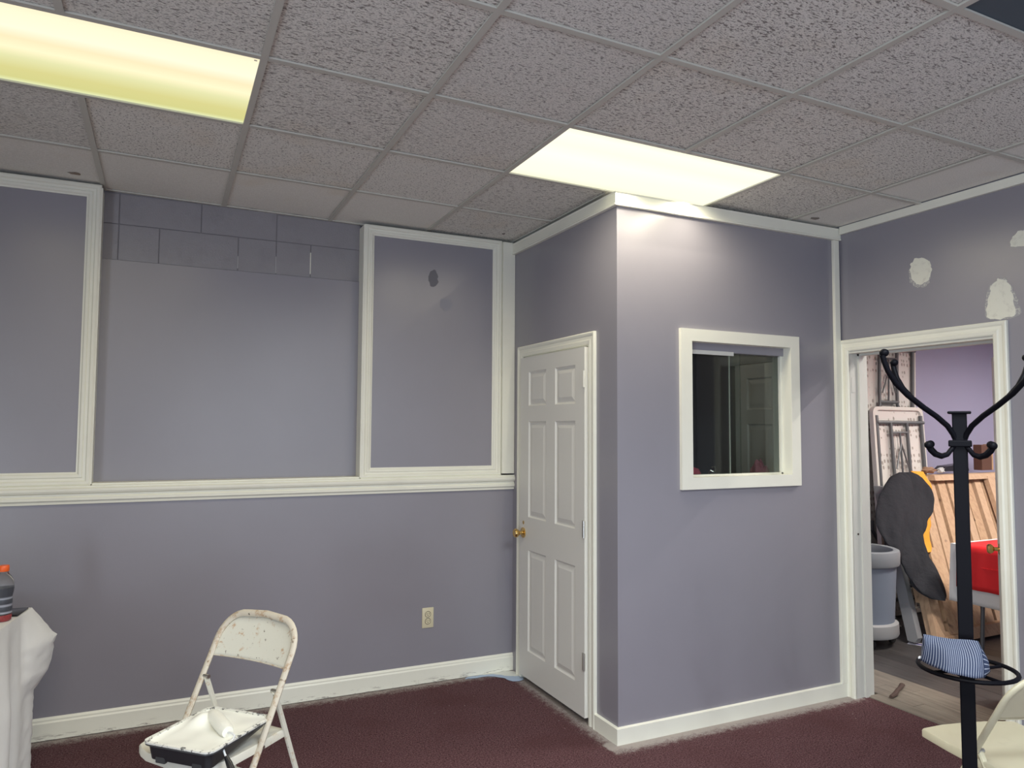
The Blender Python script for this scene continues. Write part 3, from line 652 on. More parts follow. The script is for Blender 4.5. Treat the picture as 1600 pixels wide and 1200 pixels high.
# ================================================================ FAR ROOM
o = MB().box((2.885, -2.6, -.12), (8.0, 2.1, -.012)).build('floor_back_room', M_slot); tag(o, 'laminate floor of the back room', 'floor', kind=E); ff = o
x = 2.887; i = 0
while x < 7.9:
    light = x < 3.26
    wd = .092 if light else .145
    y = -2.6+random.uniform(-1.0, 0)
    while y < 2.1:
        ln = 1.22; y0, y1 = max(y, -2.6), min(y+ln, 2.1)
        if x < 2.95: y0, y1 = max(y0, -.372), min(y1, .473)
        if y1-y0 > .06:
            o = MB().box((-wd/2+.001, -(y1-y0)/2+.001, -.012), (wd/2-.001, (y1-y0)/2-.001, random.uniform(-.0008, .0004)+(.004 if light else 0))).build('plank', M_lam2 if light else M_lam, ff)
            o.location = (x+wd/2, (y0+y1)/2, 0)
        y += ln
    x += wd
o = MB().box((2.945, 2.05, 0), (8.0, 2.15, 2.9)).build('wall_back_room_back', M_purple); tag(o, 'lilac wall at the back of the next room', 'wall', kind=E)
o = MB().box((7.9, -2.6, 0), (8.0, 2.1, 2.9)).build('wall_back_room_right', M_purple); tag(o, 'far lilac wall of the next room', 'wall', kind=E)
o = MB().box((2.945, -2.7, 0), (8.0, -2.6, 2.9)).build('wall_back_room_front', M_purple); tag(o, 'near lilac wall of the next room', 'wall', kind=E)
o = MB().box((2.945, -2.6, 2.80), (8.0, 2.1, 2.9)).build('ceiling_back_room', M_plast); tag(o, 'ceiling of the next room', 'ceiling', kind=E)
fixture(4.4, -.3, 2.782, 1.19, .6, 'warm2', (0, 0, 0), 'ceiling light of the next room', (52, (1, .93, .88)))
fixture(6.6, .2, 2.782, 1.19, .6, 'warm2', (0, 0, 0), 'second ceiling light of the next room', (38, (1, .93, .88)))

# door_2: open leaf seen edge on, only its knob shows
an = math.radians(41.5)
d2 = empty('door_2', (2.985, -.400, .01), rz=an, label='door opened into the back room, only its brass knob showing', cat='door', kind=E)
six_panel_leaf(d2, .76, 1.98, [(.11, .34), (.43, .66)], rows, M_door)
knob(d2, .69, .865)
# rolling bin
t = empty('rolling_bin', (3.825, 1.262, 0), label='blue-grey round rolling bin with pale rim behind the door jamb', cat='bin')
MB().lathe([(.205, .135), (.212, .14), (.235, .60), (.236, .605), (.222, .60), (.198, .15)], n=32, cap=False).build('bin_body', M_bin, t, True)
MB().lathe([(.212, .575), (.252, .578), (.258, .592), (.260, .660), (.256, .682), (.238, .690), (.214, .685), (.206, .66), (.210, .60)], n=36, cap=False).build('bin_rim', M_binrim, t, True)
MB().lathe([(.0, .15), (.198, .15)], n=32, cap=False).build('bin_floor', M_bin, t)
MB().lathe([(.0, .075), (.236, .075), (.243, .09), (.240, .165), (.222, .175), (.0, .14)][1:5], n=32).build('dolly', M_bindolly, t, True)
for k in range(4):
    a = k*math.pi/2+.3; a = [-.62, .95, 2.5, 4.1][k]; cx, cy = .195*math.cos(a), .195*math.sin(a)
    c_ = MB().tube([(cx, cy, .08), (cx, cy, .055)], .012, 8).box((cx-.018, cy-.004, .03), (cx+.018, cy+.004, .062)).build('caster', M_rub, t)
    MB().lathe([(.012, -.012), (.029, -.011), (.031, 0), (.029, .011), (.012, .012)], (cx+.01, cy, .031), 16, 'y').build('wheel', M_rub, c_, True)
# leaning folding tables: local plane builder
def leaner(x0, x1, y0, k, sx, z0, z1, th):   # returns map (u,z,d): u 0..1 across, z height, d out of the plane toward viewer
    return lambda u_, z_, d: (x0+(x1-x0)*u_+sx*z_, y0+k*z_-d, z_)
def leaning_table(label, x0, x1, y0, k, sx, z1, dense):
    F = leaner(x0, x1, y0, k, sx, 0, z1, .04); W_ = x1-x0
    t = empty('folding_table', F(.5, 0.0, 0), label=label, cat='folding table', group='folding tables leaning on the lilac wall')
    L0 = Vector(t.location); G = lambda u_, z_, d: tuple(Vector(F(u_, z_, d))-L0)
    # rounded outline
    out = []
    r = .06
    for (cu, cz, a0) in ((1-r/W_, z1-r, 0), (r/W_, z1-r, 90), (r/W_, r+.01, 180), (1-r/W_, r+.01, 270)):
        for q in range(6):
            a = math.radians(a0+q*18); out.append((cu+r/W_*math.cos(a), cz+r*math.sin(a)))
    m = MB()
    rings = []
    for ins, d in ((0, -.02), (0, .022), (.012, .026), (.03, .024), (.036, .004)):
        rings.append([m.bm.verts.new(G(.5+(a-.5)*(1-2*ins/W_), z1/2+(b2-z1/2)*(1-2*ins/z1), d)) for a, b2 in out])
    n = len(out)
    for i_ in range(len(rings)-1):
        for q in range(n): m.bm.faces.new((rings[i_][q], rings[i_][(q+1) % n], rings[i_+1][(q+1) % n], rings[i_+1][q]))
    m.bm.faces.new(rings[0][::-1])
    m.build('table_rim', M_plast, t, True, 0, 0, 50)
    m = MB(); m.bm.faces.new([m.bm.verts.new(G(.5+(a-.5)*(1-2*.036/W_), z1/2+(b2-z1/2)*(1-2*.036/z1), .004)) for a, b2 in out]); m.build('underside', M_bmp, t)
    def legset(zh, zf, s_):      # hinge bar height, foot height
        lg = MB(); lg.tube([G(.05, zh, .03), G(.97, zh, .03)], .016, 8).build('hinge_bar', M_legs, t)
        for a in (.30, .62):
            lo_ = a-.14 if a < .5 else a+.16
            MB().tube([G(a, zh, .034), G(a, (zh*.4+zf*.6), .036), G(a, zf+.14*s_, .04), G(lo_, zf+.03*s_, .05), G(lo_, zf-.05*s_, .05)], .015, 8).build('leg', M_legs, t, True)
        MB().tube([G(.30, zh-.09*s_, .038), G(.62, zh-.09*s_, .038)], .010, 8).build('crossbar', M_legs, t)
        MB().tube([G(.30, zf+.17*s_, .042), G(.62, zf+.17*s_, .042)], .015, 8).build('crossbar', M_legs, t)
        mid = .46; zm = zh*.72+zf*.28
        b_ = MB(); b_.tube([G(mid, zh-.09*s_, .04), G(mid, zf+.18*s_, .04)], .009, 8); b_.tube([G(mid, zm, .045), G(.34, zm-.22*s_, .045)], .007, 6); b_.tube([G(mid, zm, .045), G(.58, zm-.22*s_, .045)], .007, 6); b_.build('brace', M_legs, t)
    h = 1
    legset(z1-.14, z1-.80, 1)
    legset(.14, .72, -1)
    for u_ in (.06, .94): MB().tube([G(u_, .06, .02), G(u_, z1-.08, .02)], .017, 8).build('side_rail', M_legs, t)
    return t
leaning_table('tall white folding table at the back, its top hidden by the door head', 4.52, 5.25, 1.88, .055, .11, 2.44, True)
leaning_table('shorter white folding table in front, top edge and folded grey legs showing', 4.575, 5.24, 1.66, .13, .10, 1.765, False)
# wood plank and gray table edge
t = MB().hull8([(4.10, 1.60, .0), (4.18, 1.60, .0), (4.18, 1.64, .0), (4.10, 1.64, .0), (4.40, 1.90, 1.40), (4.48, 1.90, 1.40), (4.48, 1.94, 1.40), (4.40, 1.94, 1.40)]).build('wooden_plank', M_beam); tag(t, 'pale grey plank leaning beside the white folding tables', 'plank')
# pallets leaning on the wall (plane y = 1.0 + .64 z, planks slant in it)
def PL(s_, z_, d=0): return (s_+.53*z_, 1.0+.64*z_-d, z_)
t = empty('wooden_pallet', PL(5.0, 0), label='raw pine pallet with slanting slats leaning behind the red table', cat='pallet')
L0 = Vector(t.location)
Q = lambda s_, z_, d: tuple(Vector(PL(s_, z_, d))-L0)
def slat(s0, s1, z0, z1, d0, d1, nm='slat'):
    return MB().hull8([Q(s0, z0, d1), Q(s1, z0, d1), Q(s1, z0, d0), Q(s0, z0, d0), Q(s0, z1, d1), Q(s1, z1, d1), Q(s1, z1, d0), Q(s0, z1, d0)]).build(nm, M_wood, t)
s_ = 4.18
random.seed(3)
k = 0
while s_ < 6.6:
    wd = random.choice((.085, .095, .10))
    slat(s_, s_+wd, .02, 1.15, .0+.012*random.random(), .045+.015*random.random()); s_ += wd+.032; k += 1
for z0, z1 in ((.02, .09), (1.12, 1.165)):
    off = -.53*z0
    slat(4.20 if z0 < 1 else 4.6, 6.6, z0, z1, .045 if z0 < 1 else .0, .10 if z0 < 1 else .11, 'rail')
slat(4.16, 4.26, .0, .62, .06, .105, 'stringer'); slat(4.31, 4.40, .0, .62, .06, .105, 'stringer')
slat(5.32, 5.42, .05, 1.14, .07, .115, 'stringer')
b_ = MB().hull8([Q(4.24, .03, .125), Q(4.38, .03, .125), Q(4.38, .03, .106), Q(4.24, .03, .106), Q(4.24, .07, .125), Q(4.38, .07, .125), Q(4.38, .07, .106), Q(4.24, .07, .106)]).build('bracket', M_wood, t)
# backing boards between the slats (darker depth)
slat(4.2, 6.6, .25, .35, -.04, -.002, 'cross_board'); slat(4.2, 6.6, .80, .90, -.04, -.002, 'cross_board'); slat(4.2, 6.6, .52, .60, -.04, -.002, 'cross_board')
# grey slab beside the pallet
def slabpt(z_, dx, dy): return (4.075+.50*z_+dx, .99+.64*z_+dy, z_)
m = MB(); zs = [.02, .05, .3, .7, 1.08]
rows_ = []
for i_, z_ in enumerate(zs):
    off = .03 if i_ == 0 else 0
    rows_.append([m.bm.verts.new(slabpt(z_, *q)) for q in ((0, off), (.052, off), (.052, .09), (0, .09))])
for a, b2 in zip(rows_, rows_[1:]):
    for q in range(4): m.bm.faces.new((a[q], a[(q+1) % 4], b2[(q+1) % 4], b2[q]))
m.bm.faces.new(rows_[0][::-1]); m.bm.faces.new(rows_[-1])
o = m.build('folded_board', plain('grey_plastic_edge', (.22, .225, .23, 1), .5)); tag(o, 'grey plastic board standing edge-on between the bin and the pallet', 'board')
# clothing hanging over the leaning boards
J = [((4.645,1.545,1.208),(4.825,1.542,1.204)),((4.517,1.525,1.175),(4.889,1.52,1.167)),((4.382,1.482,1.104),(4.893,1.474,1.09)),((4.269,1.426,1.011),(4.852,1.414,.991)),((4.174,1.372,.92),(4.774,1.357,.895)),((4.11,1.319,.831),(4.661,1.303,.805)),((4.085,1.279,.765),(4.549,1.264,.74)),((4.081,1.239,.699),(4.498,1.225,.675)),((4.127,1.185,.609),(4.478,1.172,.586)),((4.148,1.13,.517),(4.477,1.116,.494)),((4.154,1.095,.458),(4.473,1.08,.434)),((4.166,1.064,.407),(4.47,1.05,.383)),((4.194,1.035,.359),(4.43,1.024,.34)),((4.246,1.013,.322),(4.333,1.009,.314))]
def garment(u_, v_):
    f = v_*(len(J)-1); i_ = min(int(f), len(J)-2); f -= i_
    L_ = Vector(J[i_][0]).lerp(Vector(J[i_+1][0]), f); R_ = Vector(J[i_][1]).lerp(Vector(J[i_+1][1]), f)
    a = 2*math.pi*u_; c_ = (L_+R_)/2; h_ = (R_-L_)/2
    th = .065*min(1, math.sin(min(1, v_*6)*math.pi/2)+.2)*(1-.35*v_)
    nrm = Vector((0, -.86, -.0))
    p = c_+h_*math.cos(a)+nrm*math.sin(a)*th
    if math.sin(a) > -.2:
        fold = noise.noise((p.x*8-p.z*5, p.z*3, 2.5))*.06+noise.noise((p.x*22-p.z*13, p.z*6, 7))*.024
        fold -= .035*math.exp(-((math.cos(a)-.08-.25*math.sin(v_*5))/.10)**2)*(1-v_)       # centre seam
        p += nrm*fold
    return p
m = MB().grid(garment, 64, 60, True)
o = m.build('hanging_garment', M_jean, None, True, 0, 0, 70); tag(o, 'charcoal work trousers draped over the boards in the back room', 'clothing')
def patch(name, mat, P, th, label, cat):
    P = [Vector(p) for p in P]; m = MB(); f1 = [m.bm.verts.new(p) for p in P]; f0 = [m.bm.verts.new(p+Vector((0, th, 0))) for p in P]
    m.bm.faces.new(f1); m.bm.faces.new(f0[::-1]); n = len(P)
    for i_ in range(n): m.bm.faces.new((f0[i_], f0[(i_+1) % n], f1[(i_+1) % n], f1[i_]))
    o = m.build(name, mat); return tag(o, label, cat)
YJ = [((4.80,1.50,1.215),(4.99,1.53,1.205)),((4.84,1.47,1.12),(5.05,1.50,1.10)),((4.82,1.44,1.0),(4.985,1.46,.98)),((4.74,1.38,.90),(4.90,1.40,.88)),((4.60,1.32,.80),(4.80,1.34,.78)),((4.48,1.27,.70),(4.70,1.29,.68)),((4.47,1.235,.63),(4.665,1.25,.62)),((4.47,1.22,.60),(4.64,1.23,.60))]
def yl(u_, v_):
    f = v_*(len(YJ)-1); i_ = min(int(f), len(YJ)-2); f -= i_
    L_ = Vector(YJ[i_][0]).lerp(Vector(YJ[i_+1][0]), f); R_ = Vector(YJ[i_][1]).lerp(Vector(YJ[i_+1][1]), f)
    a = 2*math.pi*u_
    p = Vector((0, .05, 0))+(L_+R_)/2+(R_-L_)/2*math.cos(a)+Vector((0, -.018, 0))*math.sin(a)
    return p+Vector((0, .02*noise.noise((p.x*14, p.z*9, 3)), 0))
o = MB().grid(yl, 24, 30, True).build('orange_cloth', M_yellow, None, True, 0, 0, 70); tag(o, 'orange-yellow cloth showing behind the charcoal trousers', 'cloth')
# small clutter on the pallet top and the floor
o = MB().hull8([(5.42, 1.70, 1.19), (5.80, 1.70, 1.19), (5.80, 1.80, 1.19), (5.42, 1.80, 1.19), (5.50, 1.70, 1.235), (5.78, 1.70, 1.255), (5.78, 1.80, 1.255), (5.50, 1.80, 1.235)]).build('flat_case', M_blackpl); tag(o, 'flat black case on the top rail of the pallet', 'case')
t = empty('wood_block', (6.06, 1.72, 1.19), label='dark brown upright wooden box on the pallet behind the coat rack', cat='box')
MB().box((-.085, -.03, 0), (.06, .05, .235), .004).build('body', plain('dark_brown_wood', (.12, .055, .035, 1), .6), t); MB().box((.062, -.032, 0), (.082, .048, .24), .003).build('edge_strip', M_wood, t)
def crumple(name, label, c, r, mat, sc, seed, cat):
    m = MB(); bmesh.ops.create_icosphere(m.bm, subdivisions=2, radius=1)
    for v in m.bm.verts:
        k_ = 1+.6*noise.noise(v.co*1.8+Vector((seed, 0, 0))); v.co = Vector((c[0]+v.co.x*r*sc[0]*k_, c[1]+v.co.y*r*sc[1]*k_, c[2]+max(-.9, v.co.z)*r*sc[2]*k_))
    return tag(m.build(name, mat), label, cat)
crumple('paper_scrap', 'crumpled brown paper on the pallet top beside the orange cloth', (5.24, 1.70, 1.205), .05, plain('brown_paper', (.30, .18, .11, 1), .8), (1.5, .8, .6), 2, 'paper')
crumple('paper_scrap', 'small grey-white scrap on the pallet top next to the black case', (5.40, 1.70, 1.20), .035, plain('grey_white_paper', (.5, .5, .48, 1), .7), (1.4, .7, .7), 6, 'paper')
o = MB().box((-.035, -.05, 0), (.035, .05, .002)).build('printed_card', plain('white_card', (.7, .7, .78, 1), .5)); o.location = (4.13, 1.06, 0); o.rotation_euler = (0, 0, .5); tag(o, 'small white card on the laminate floor near the bin', 'card')
MB().box((-.02, -.045, .002), (.005, .0, .0025)).build('printed_block', plain('violet_print', (.08, .06, .25, 1), .5), o)
m = MB()
t = empty('folded_stand', (4.25, 1.50, 0), label='dark folded metal stand on the floor between bin and boards', cat='stand')
for k in range(5):
    MB().tube([(-.22+.03*k, -.05+.04*k, .03+.035*k), (.02+.01*k, -.22+.05*k, .06+.05*k)], .008, 6).build('bar', M_legs if k % 2 else M_steel, t)
MB().hull8([(-.20, -.10, .0), (.0, -.20, .0), (.06, -.08, .0), (-.14, .04, .0), (-.20, -.10, .05), (.0, -.20, .05), (.06, -.08, .05), (-.14, .04, .05)]).build('base', M_rub, t)
# brown handle/stick on the threshold
m = MB(); m.tube([(2.975, .385, .014), (3.03, .40, .016), (3.10, .435, .018), (3.16, .462, .016), (3.22, .495, .014)], .013, 8, rr=[(.010, .010), (.016, .011), (.013, .010), (.012, .009), (.017, .011)])
o = m.build('broken_stick', plain('dark_brown_stick', (.075, .045, .035, 1), .6), None, True); tag(o, 'short dark brown stick on the threshold boards', 'stick')

# table with red cover
tx, ty = 4.72, .14
t = empty('folding_table_laid', (tx, ty, 0), label='folding table under the red cover in the back room', cat='table')
MB().box((-.37, -.76, .70), (.37, .76, .728), .006).build('table_top', M_plast, t)
for sy in (-1, 1):
    for sx in (-1, 1): MB().tube([(sx*.28, sy*.60, .70), (sx*.30, sy*.62, 0)], .014, 8).build('leg', M_legs, t)
    MB().tube([(-.29, sy*.61, .32), (.29, sy*.61, .32)], .012, 8).build('crossbar', M_legs, t)
MB().box((-.34, -.7, .655), (-.31, .7, .70)).build('side_rail', M_legs, t)
MB().box((.31, -.7, .655), (.34, .7, .70)).build('side_rail', M_legs, t)
def drape(cx, cy, hx, hy, ztop, zbot, mat, name, label, cat, amp=.012, fl=.03, nx=26, nv=14, seed=0, zfun=None):
    per = []
    N = 4*nx
    def base(i_):
        k_, q = divmod(i_, nx); q = q/nx
        return [(-hx+2*hx*q, -hy, 0, -1), (hx, -hy+2*hy*q, 1, 0), (hx-2*hx*q, hy, 0, 1), (-hx, hy-2*hy*q, -1, 0)][k_]
    m = MB(); rows_ = []
    for j in range(nv+1):
        v_ = j/nv; row = []
        for i_ in range(N):
            x_, y_, nx_, ny_ = base(i_)
            zb = zfun(i_/N) if zfun else zbot
            q = i_ % nx / nx; crn = max(0, 1-min(q, 1-q)*nx/3)
            of = (amp*math.sin(i_*.9+seed)+.5*amp*math.sin(i_*2.3+seed*2)+fl*(1+crn))*v_
            row.append(m.bm.verts.new((cx+x_+nx_*of, cy+y_+ny_*of, ztop-(ztop-zb)*v_)))
        rows_.append(row)
    for j in range(nv):
        for i_ in range(N): m.bm.faces.new((rows_[j][i_], rows_[j][(i_+1) % N], rows_[j+1][(i_+1) % N], rows_[j+1][i_]))
    m.bm.faces.new(rows_[0])
    o = m.build(name, mat, None, True, .002, 0, 60); return tag(o, label, cat)
drape(tx, ty, .383, .775, .735, .33, M_cloth, 'tablecloth', 'white tablecloth hanging below the red cover', 'tablecloth', .006, .015, seed=1)
o = MB()
# red cover: lies across the table, shorter drop, leaves a white margin at the far end
def redf(u_, v_):
    # v 0..1 across: left hem -> over the top -> right hem
    hx = .402; drop = .30
    s2 = v_*(2*drop+2*hx)
    yy = ty-.80+u_*1.52
    wv = .004*math.sin(yy*23)+.003*math.sin(yy*51+1)
    if s2 < drop: return (tx-hx-.004-(.014)*(1-s2/drop)+wv, yy, .739-drop+s2)
    if s2 < drop+2*hx: return (tx-hx+(s2-drop), yy, .740+.001*math.sin(yy*30))
    return (tx+hx+.004-wv, yy, .739-(s2-drop-2*hx))
m = MB().grid(redf, 40, 44); o = m.build('red_table_cover', M_red, None, True, .0015, 0, 60); tag(o, 'bright red plastic cover with fold creases over the white tablecloth', 'table cover')
for z_ in (.60,): MB().tube([(tx-.413, ty-.78, z_), (tx-.413, ty+.70, z_)], .0022, 4).build('fold_crease', M_red, o)
MB().tube([(tx-.413, ty+.30, .46), (tx-.407, ty+.30, .735)], .0022, 4).build('fold_crease', M_red, o)

# ================================================================ COAT RACK
cxr, cyr = 1.303, -1.163
t = empty('coat_rack', (cxr, cyr, 0), label='black metal coat stand with curved arms in front of the doorway', cat='coat rack')
def rot4(pts, a): return [(r*math.cos(a), r*math.sin(a), z) for r, z in pts]
pole = MB(); 
ANG = math.radians(33)
def sqbox(m, h, z0, z1, bev=.003):
    n0 = len(m.bm.verts); m.box((-h, -h, z0), (h, h, z1), bev)
    vs = list(m.bm.verts)[n0:]
    bmesh.ops.rotate(m.bm, verts=vs, cent=(0, 0, 0), matrix=Matrix.Rotation(ANG, 3, 'Z')); return m
sqbox(MB(), .0195, .02, 1.612).build('pole', M_black, t)
sqbox(MB(), .031, 1.610, 1.618).build('top_plate', M_black, t)
sqbox(MB(), .0305, 1.511, 1.530).build('collar', M_black, t)
up = [(.016, 1.532), (.024, 1.548), (.045, 1.574), (.085, 1.603), (.135, 1.632), (.185, 1.665), (.225, 1.700), (.250, 1.735), (.262, 1.762), (.268, 1.782)]
lowp = [(.016, 1.522), (.030, 1.505), (.048, 1.487), (.070, 1.481), (.092, 1.487), (.108, 1.500), (.116, 1.512)]
for k in range(4):
    a = math.radians(45+90*k)+ANG
    a_ = MB().tube(rot4(up, a), .0082, 10); a_ = a_.build('arm', M_black, t, True)
    e_ = rot4([(.262, 1.789)], a)[0]; MB().ball(e_, .0135, (1, 1, .9)).build('knob', M_black, a_, True)
    b_ = MB().tube(rot4(lowp, a), .0072, 10).build('hook', M_black, t, True)
    e_ = rot4([(.114, 1.516)], a)[0]; MB().ball(e_, .0120).build('knob', M_black, b_, True)
ring = MB(); ring.tube([(.128*math.cos(q*math.pi/18), .128*math.sin(q*math.pi/18), .852) for q in range(37)], .0065, 8, caps=False).build('umbrella_ring', M_black, t, True)
for k in range(4):
    a = math.radians(45+90*k)+ANG; MB().tube([(.015*math.cos(a), .015*math.sin(a), .846), (.128*math.cos(a), .128*math.sin(a), .850)], .005, 8).build('ring_spoke', M_black, t)
sqbox(MB(), .026, .832, .846).build('ring_collar', M_black, t)
MB().lathe([(.19, .012), (.185, .02), (.03, .028), (.022, .05)], n=28).build('base', M_black, t, True)
for k in range(4):
    a = math.radians(45+90*k)+ANG
    MB().tube([(.02*math.cos(a), .02*math.sin(a), .10), (.12*math.cos(a), .12*math.sin(a), .05), (.24*math.cos(a), .24*math.sin(a), .008)], .009, 8).build('foot', M_black, t)
# striped cloth over the ring
RL, RR_ = Vector((1.169, -1.121, .953)), Vector((1.265, -1.221, .953))
FL, FM, FR_ = Vector((1.174, -1.107, .879)), Vector((1.160, -1.215, .868)), Vector((1.225, -1.262, .866))
BL, BR = Vector((1.200, -1.090, .868)), Vector((1.305, -1.215, .866))
def cap(u_, v_):
    if v_ < .6:
        q = v_/.6; a, b2 = (FL*(1-u_)**2+(FM*1.6-(FL+FR_)*.3)*2*u_*(1-u_)+FR_*u_**2), RL.lerp(RR_, u_)
        p = a.lerp(b2, q); bul = math.sin(q*math.pi)
        p += Vector((-.35, -.75, .25))*.012*bul
    else:
        q = (v_-.6)/.4; p = RL.lerp(RR_, u_).lerp(BL.lerp(BR, u_), q)
    p += Vector((0, 0, 1))*.006*noise.noise((u_*3, v_*4, 1))+Vector((-.4, -.9, 0))*.010*noise.noise((u_*4, v_*3, 9))
    return p
m = MB().grid(cap, 30, 20)
uvl = m.bm.loops.layers.uv.new('UVMap')
m.bm.verts.index_update()
for f in m.bm.faces:
    for l in f.loops: l[uvl].uv = ((l.vert.index % 31)/30, (l.vert.index//31)/20)
o = m.build('striped_cloth', M_stripe, None, True, .004, 0, 80); tag(o, 'navy and white pinstriped cloth draped over the coat stand ring', 'cloth')
# end folds
m = MB().grid(lambda u_, v_: RR_.lerp(FR_, u_).lerp(Vector((1.292, -1.226, .905)).lerp(Vector((1.288, -1.240, .868)), u_), v_)+Vector((.008, -.004, 0))*math.sin(u_*math.pi)*math.sin(v_*3), 10, 10)
uvl = m.bm.loops.layers.uv.new('UVMap'); m.bm.verts.index_update()
for f in m.bm.faces:
    for l in f.loops: l[uvl].uv = ((l.vert.index % 11)/10*.25, 0)
m.build('side_fold', M_stripe, o, True, .003)
MB().hull8([(0, 0, 0), (.012, .002, 0), (.012, .004, 0), (0, .002, 0), (0, 0, .006), (.012, .002, .006), (.012, .004, .006), (0, .002, .006)]).build('care_tag', M_cloth, o).location = (1.160, -1.112, .884)

# ================================================================ FOLDING CHAIRS
def folding_chair(x, y, yaw, W_, yf, yt, zt, zp, sf, sh, zb, zs, mf, mseat, mrim, label, rear_y=.33, rc=1.0):
    t = empty('folding_chair', (x, y, 0), yaw, label, 'chair', 'metal folding chairs')
    T = lambda z_: yf+(yt-yf)*z_/zt
    r = .105
    pts = [(-W_, T(.0), .012), (-W_, T(.2), .2), (-W_, T(zs), zs), (-W_, T(.6), .6)]
    for k in range(0, 9):
        a = math.radians(180-k*11.25); pts.append((-W_+r+r*math.cos(a), T(zt-r+r*math.sin(a)), zt-r+r*math.sin(a)))
    crown_ = [(0, T(zt)+.012, zt+.004)]
    pts = pts+crown_+[(-p[0], p[1], p[2]) for p in reversed(pts)]
    MB().tube(pts, 0, 10, rr=[(.0135, .0095)]*len(pts)).build('frame', mrim, t, True)
    # curved back panel
    def bp(u_, v_):
        xx = (-1+2*u_)*(W_-.004); s_ = abs(xx)
        top = zt-.006 if s_ < W_-r else zt-r+math.sqrt(max(0, r*r-(s_-(W_-r))**2))-.004
        low_ = zb+.0*(1-(s_/W_)**2)
        top = max(top, low_+.02)
        z_ = low_+(top-low_)*v_
        return (xx, T(z_)+.022*(1-(xx/W_)**2)+.002, z_)
    MB().grid(bp, 30, 12).build('backrest', mf, t, True, .004, 0, 70)
    rim = MB(); rim.tube([bp(k/20, 0) for k in range(21)], .003, 6).build('backrest_hem', mrim, t, True)
    # seat
    out = []
    for px_, py_ in [(-sh+.018, .17), (-sh+.006, .05), (-sh, -.07), (-sh+.003, -sf+.055*rc), (-sh+.016*rc, -sf+.022*rc), (-sh+.05*rc, -sf+.004), (-sh*.5, -sf-.012), (0, -sf-.016)]: out.append((px_, py_))
    out = out+[(-a, b2) for a, b2 in reversed(out[:-1])]
    m = MB(); n = len(out); rings = []
    for sc, zz_ in ((.985, -.030), (1.0, -.028), (1.0, -.006), (.985, 0), (.90, -.001), (.6, -.006)):
        rings.append([m.bm.verts.new((a*sc, b2*sc, zs+zz_)) for a, b2 in out])
    for i_ in range(len(rings)-1):
        for q in range(n): m.bm.faces.new((rings[i_][q], rings[i_][(q+1) % n], rings[i_+1][(q+1) % n], rings[i_+1][q]))
    m.bm.faces.new(rings[-1]); m.bm.faces.new(rings[0][::-1])
    m.build('seat', mseat, t, True, 0, 0, 50)
    for s_ in (-1, 1):
        xx = s_*(W_-.020)
        yp = T(zp)
        MB().tube([(xx, yp, zp), (xx, yp+(rear_y-yp)*.5, zp*.5), (xx, rear_y, .012)], 0, 8, rr=[(.0115, .008)]*3).build('rear_leg', mf, t, True)
        MB().lathe([(.008, -.026*s_), (.008, .006*s_)], (xx+s_*.012, yp, zp), 12, 'x').build('rivet', M_steel, t)
        MB().lathe([(.006, -.004), (.006, .004)], (s_*(W_+.010), T(zs), zs-.010), 10, 'x').build('rivet', M_steel, t)
        MB().tube([(xx, T(.02), .012), (xx, T(0)-.0, .0)], .016, 10).build('foot_cap', M_rub, t)
        MB().tube([(xx, rear_y, .016), (xx, rear_y, .0)], .015, 10).build('foot_cap', M_rub, t)
    MB().tube([(-W_, T(.16), .16), (W_, T(.16), .16)], .008, 8).build('crossbar', mf, t)
    ym = rear_y-(rear_y-T(zp))*.18/zp
    MB().tube([(-W_+.02, ym, .18), (W_-.02, ym, .18)], .008, 8).build('crossbar', mf, t)
    return t
folding_chair(-.682, .338, -.911, .198, -.191, .231, .815, .588, .190, .196, .658, .434, M_chair1, M_chair1s, M_chair1r, 'worn white folding chair with rusty edges holding a paint tray')
ch2 = folding_chair(1.86, -.957, 2.881, .207, -.229, .242, .778, .47, .208, .205, .611, .445, M_chair2, M_chair2, M_chair2, 'clean beige folding chair cut off at the lower right corner', rc=.35)

# ================================================================ PAINT TRAY + ROLLER
TA = math.radians(46)   # tray long axis
tr = empty('paint_tray', (-.702, .230, .436), TA, 'dark grey plastic paint tray coated in wet white paint on the worn chair', 'paint tray')
# local: x long axis (deep end at -x), y width ; rim plane z=.072 at deep end, .066 at shallow
HX, HY = .164, .140
def rrect(hx, hy, r, n=5):
    o_ = []
    for cx_, cy_, a0 in ((hx-r, hy-r, 0), (-hx+r, hy-r, 90), (-hx+r, -hy+r, 180), (hx-r, -hy+r, 270)):
        for q in range(n): a = math.radians(a0+q*90/(n-1)); o_.append((cx_+r*math.cos(a), cy_+r*math.sin(a)))
    return o_
m = MB(); rings = []
for hx, hy, r, zf in ((HX-.035, HY-.03, .02, lambda x_: .0+.042*max(0, (x_+.02)/HX)), (HX-.018, HY-.016, .022, lambda x_: .010+.040*max(0, (x_+.02)/HX)), (HX-.008, HY-.008, .028, lambda x_: .062), (HX, HY, .032, lambda x_: .068), (HX+.002, HY+.002, .034, lambda x_: .060)):
    rings.append([m.bm.verts.new((a, b2, zf(a))) for a, b2 in rrect(hx, hy, r)])
n = len(rings[0])
for i_ in range(4):
    for q in range(n): m.bm.faces.new((rings[i_][q], rings[i_][(q+1) % n], rings[i_+1][(q+1) % n], rings[i_+1][q]))
m.bm.faces.new(rings[0][::-1])
m.build('tray_body', M_tray, tr, True, .0, 0, 50)
MB().prism([(-.006, 0), (.006, 0), (.007, .006), (-.007, .006)], [lambda a, b2, p=p: (p[0]*(1+a/.17), p[1]*(1+a/.14), .065+b2) for p in rrect(HX-.004, HY-.004, .03)], closed=True, cap=False).build('rim', M_rim, tr, True, 0, 0, 50)
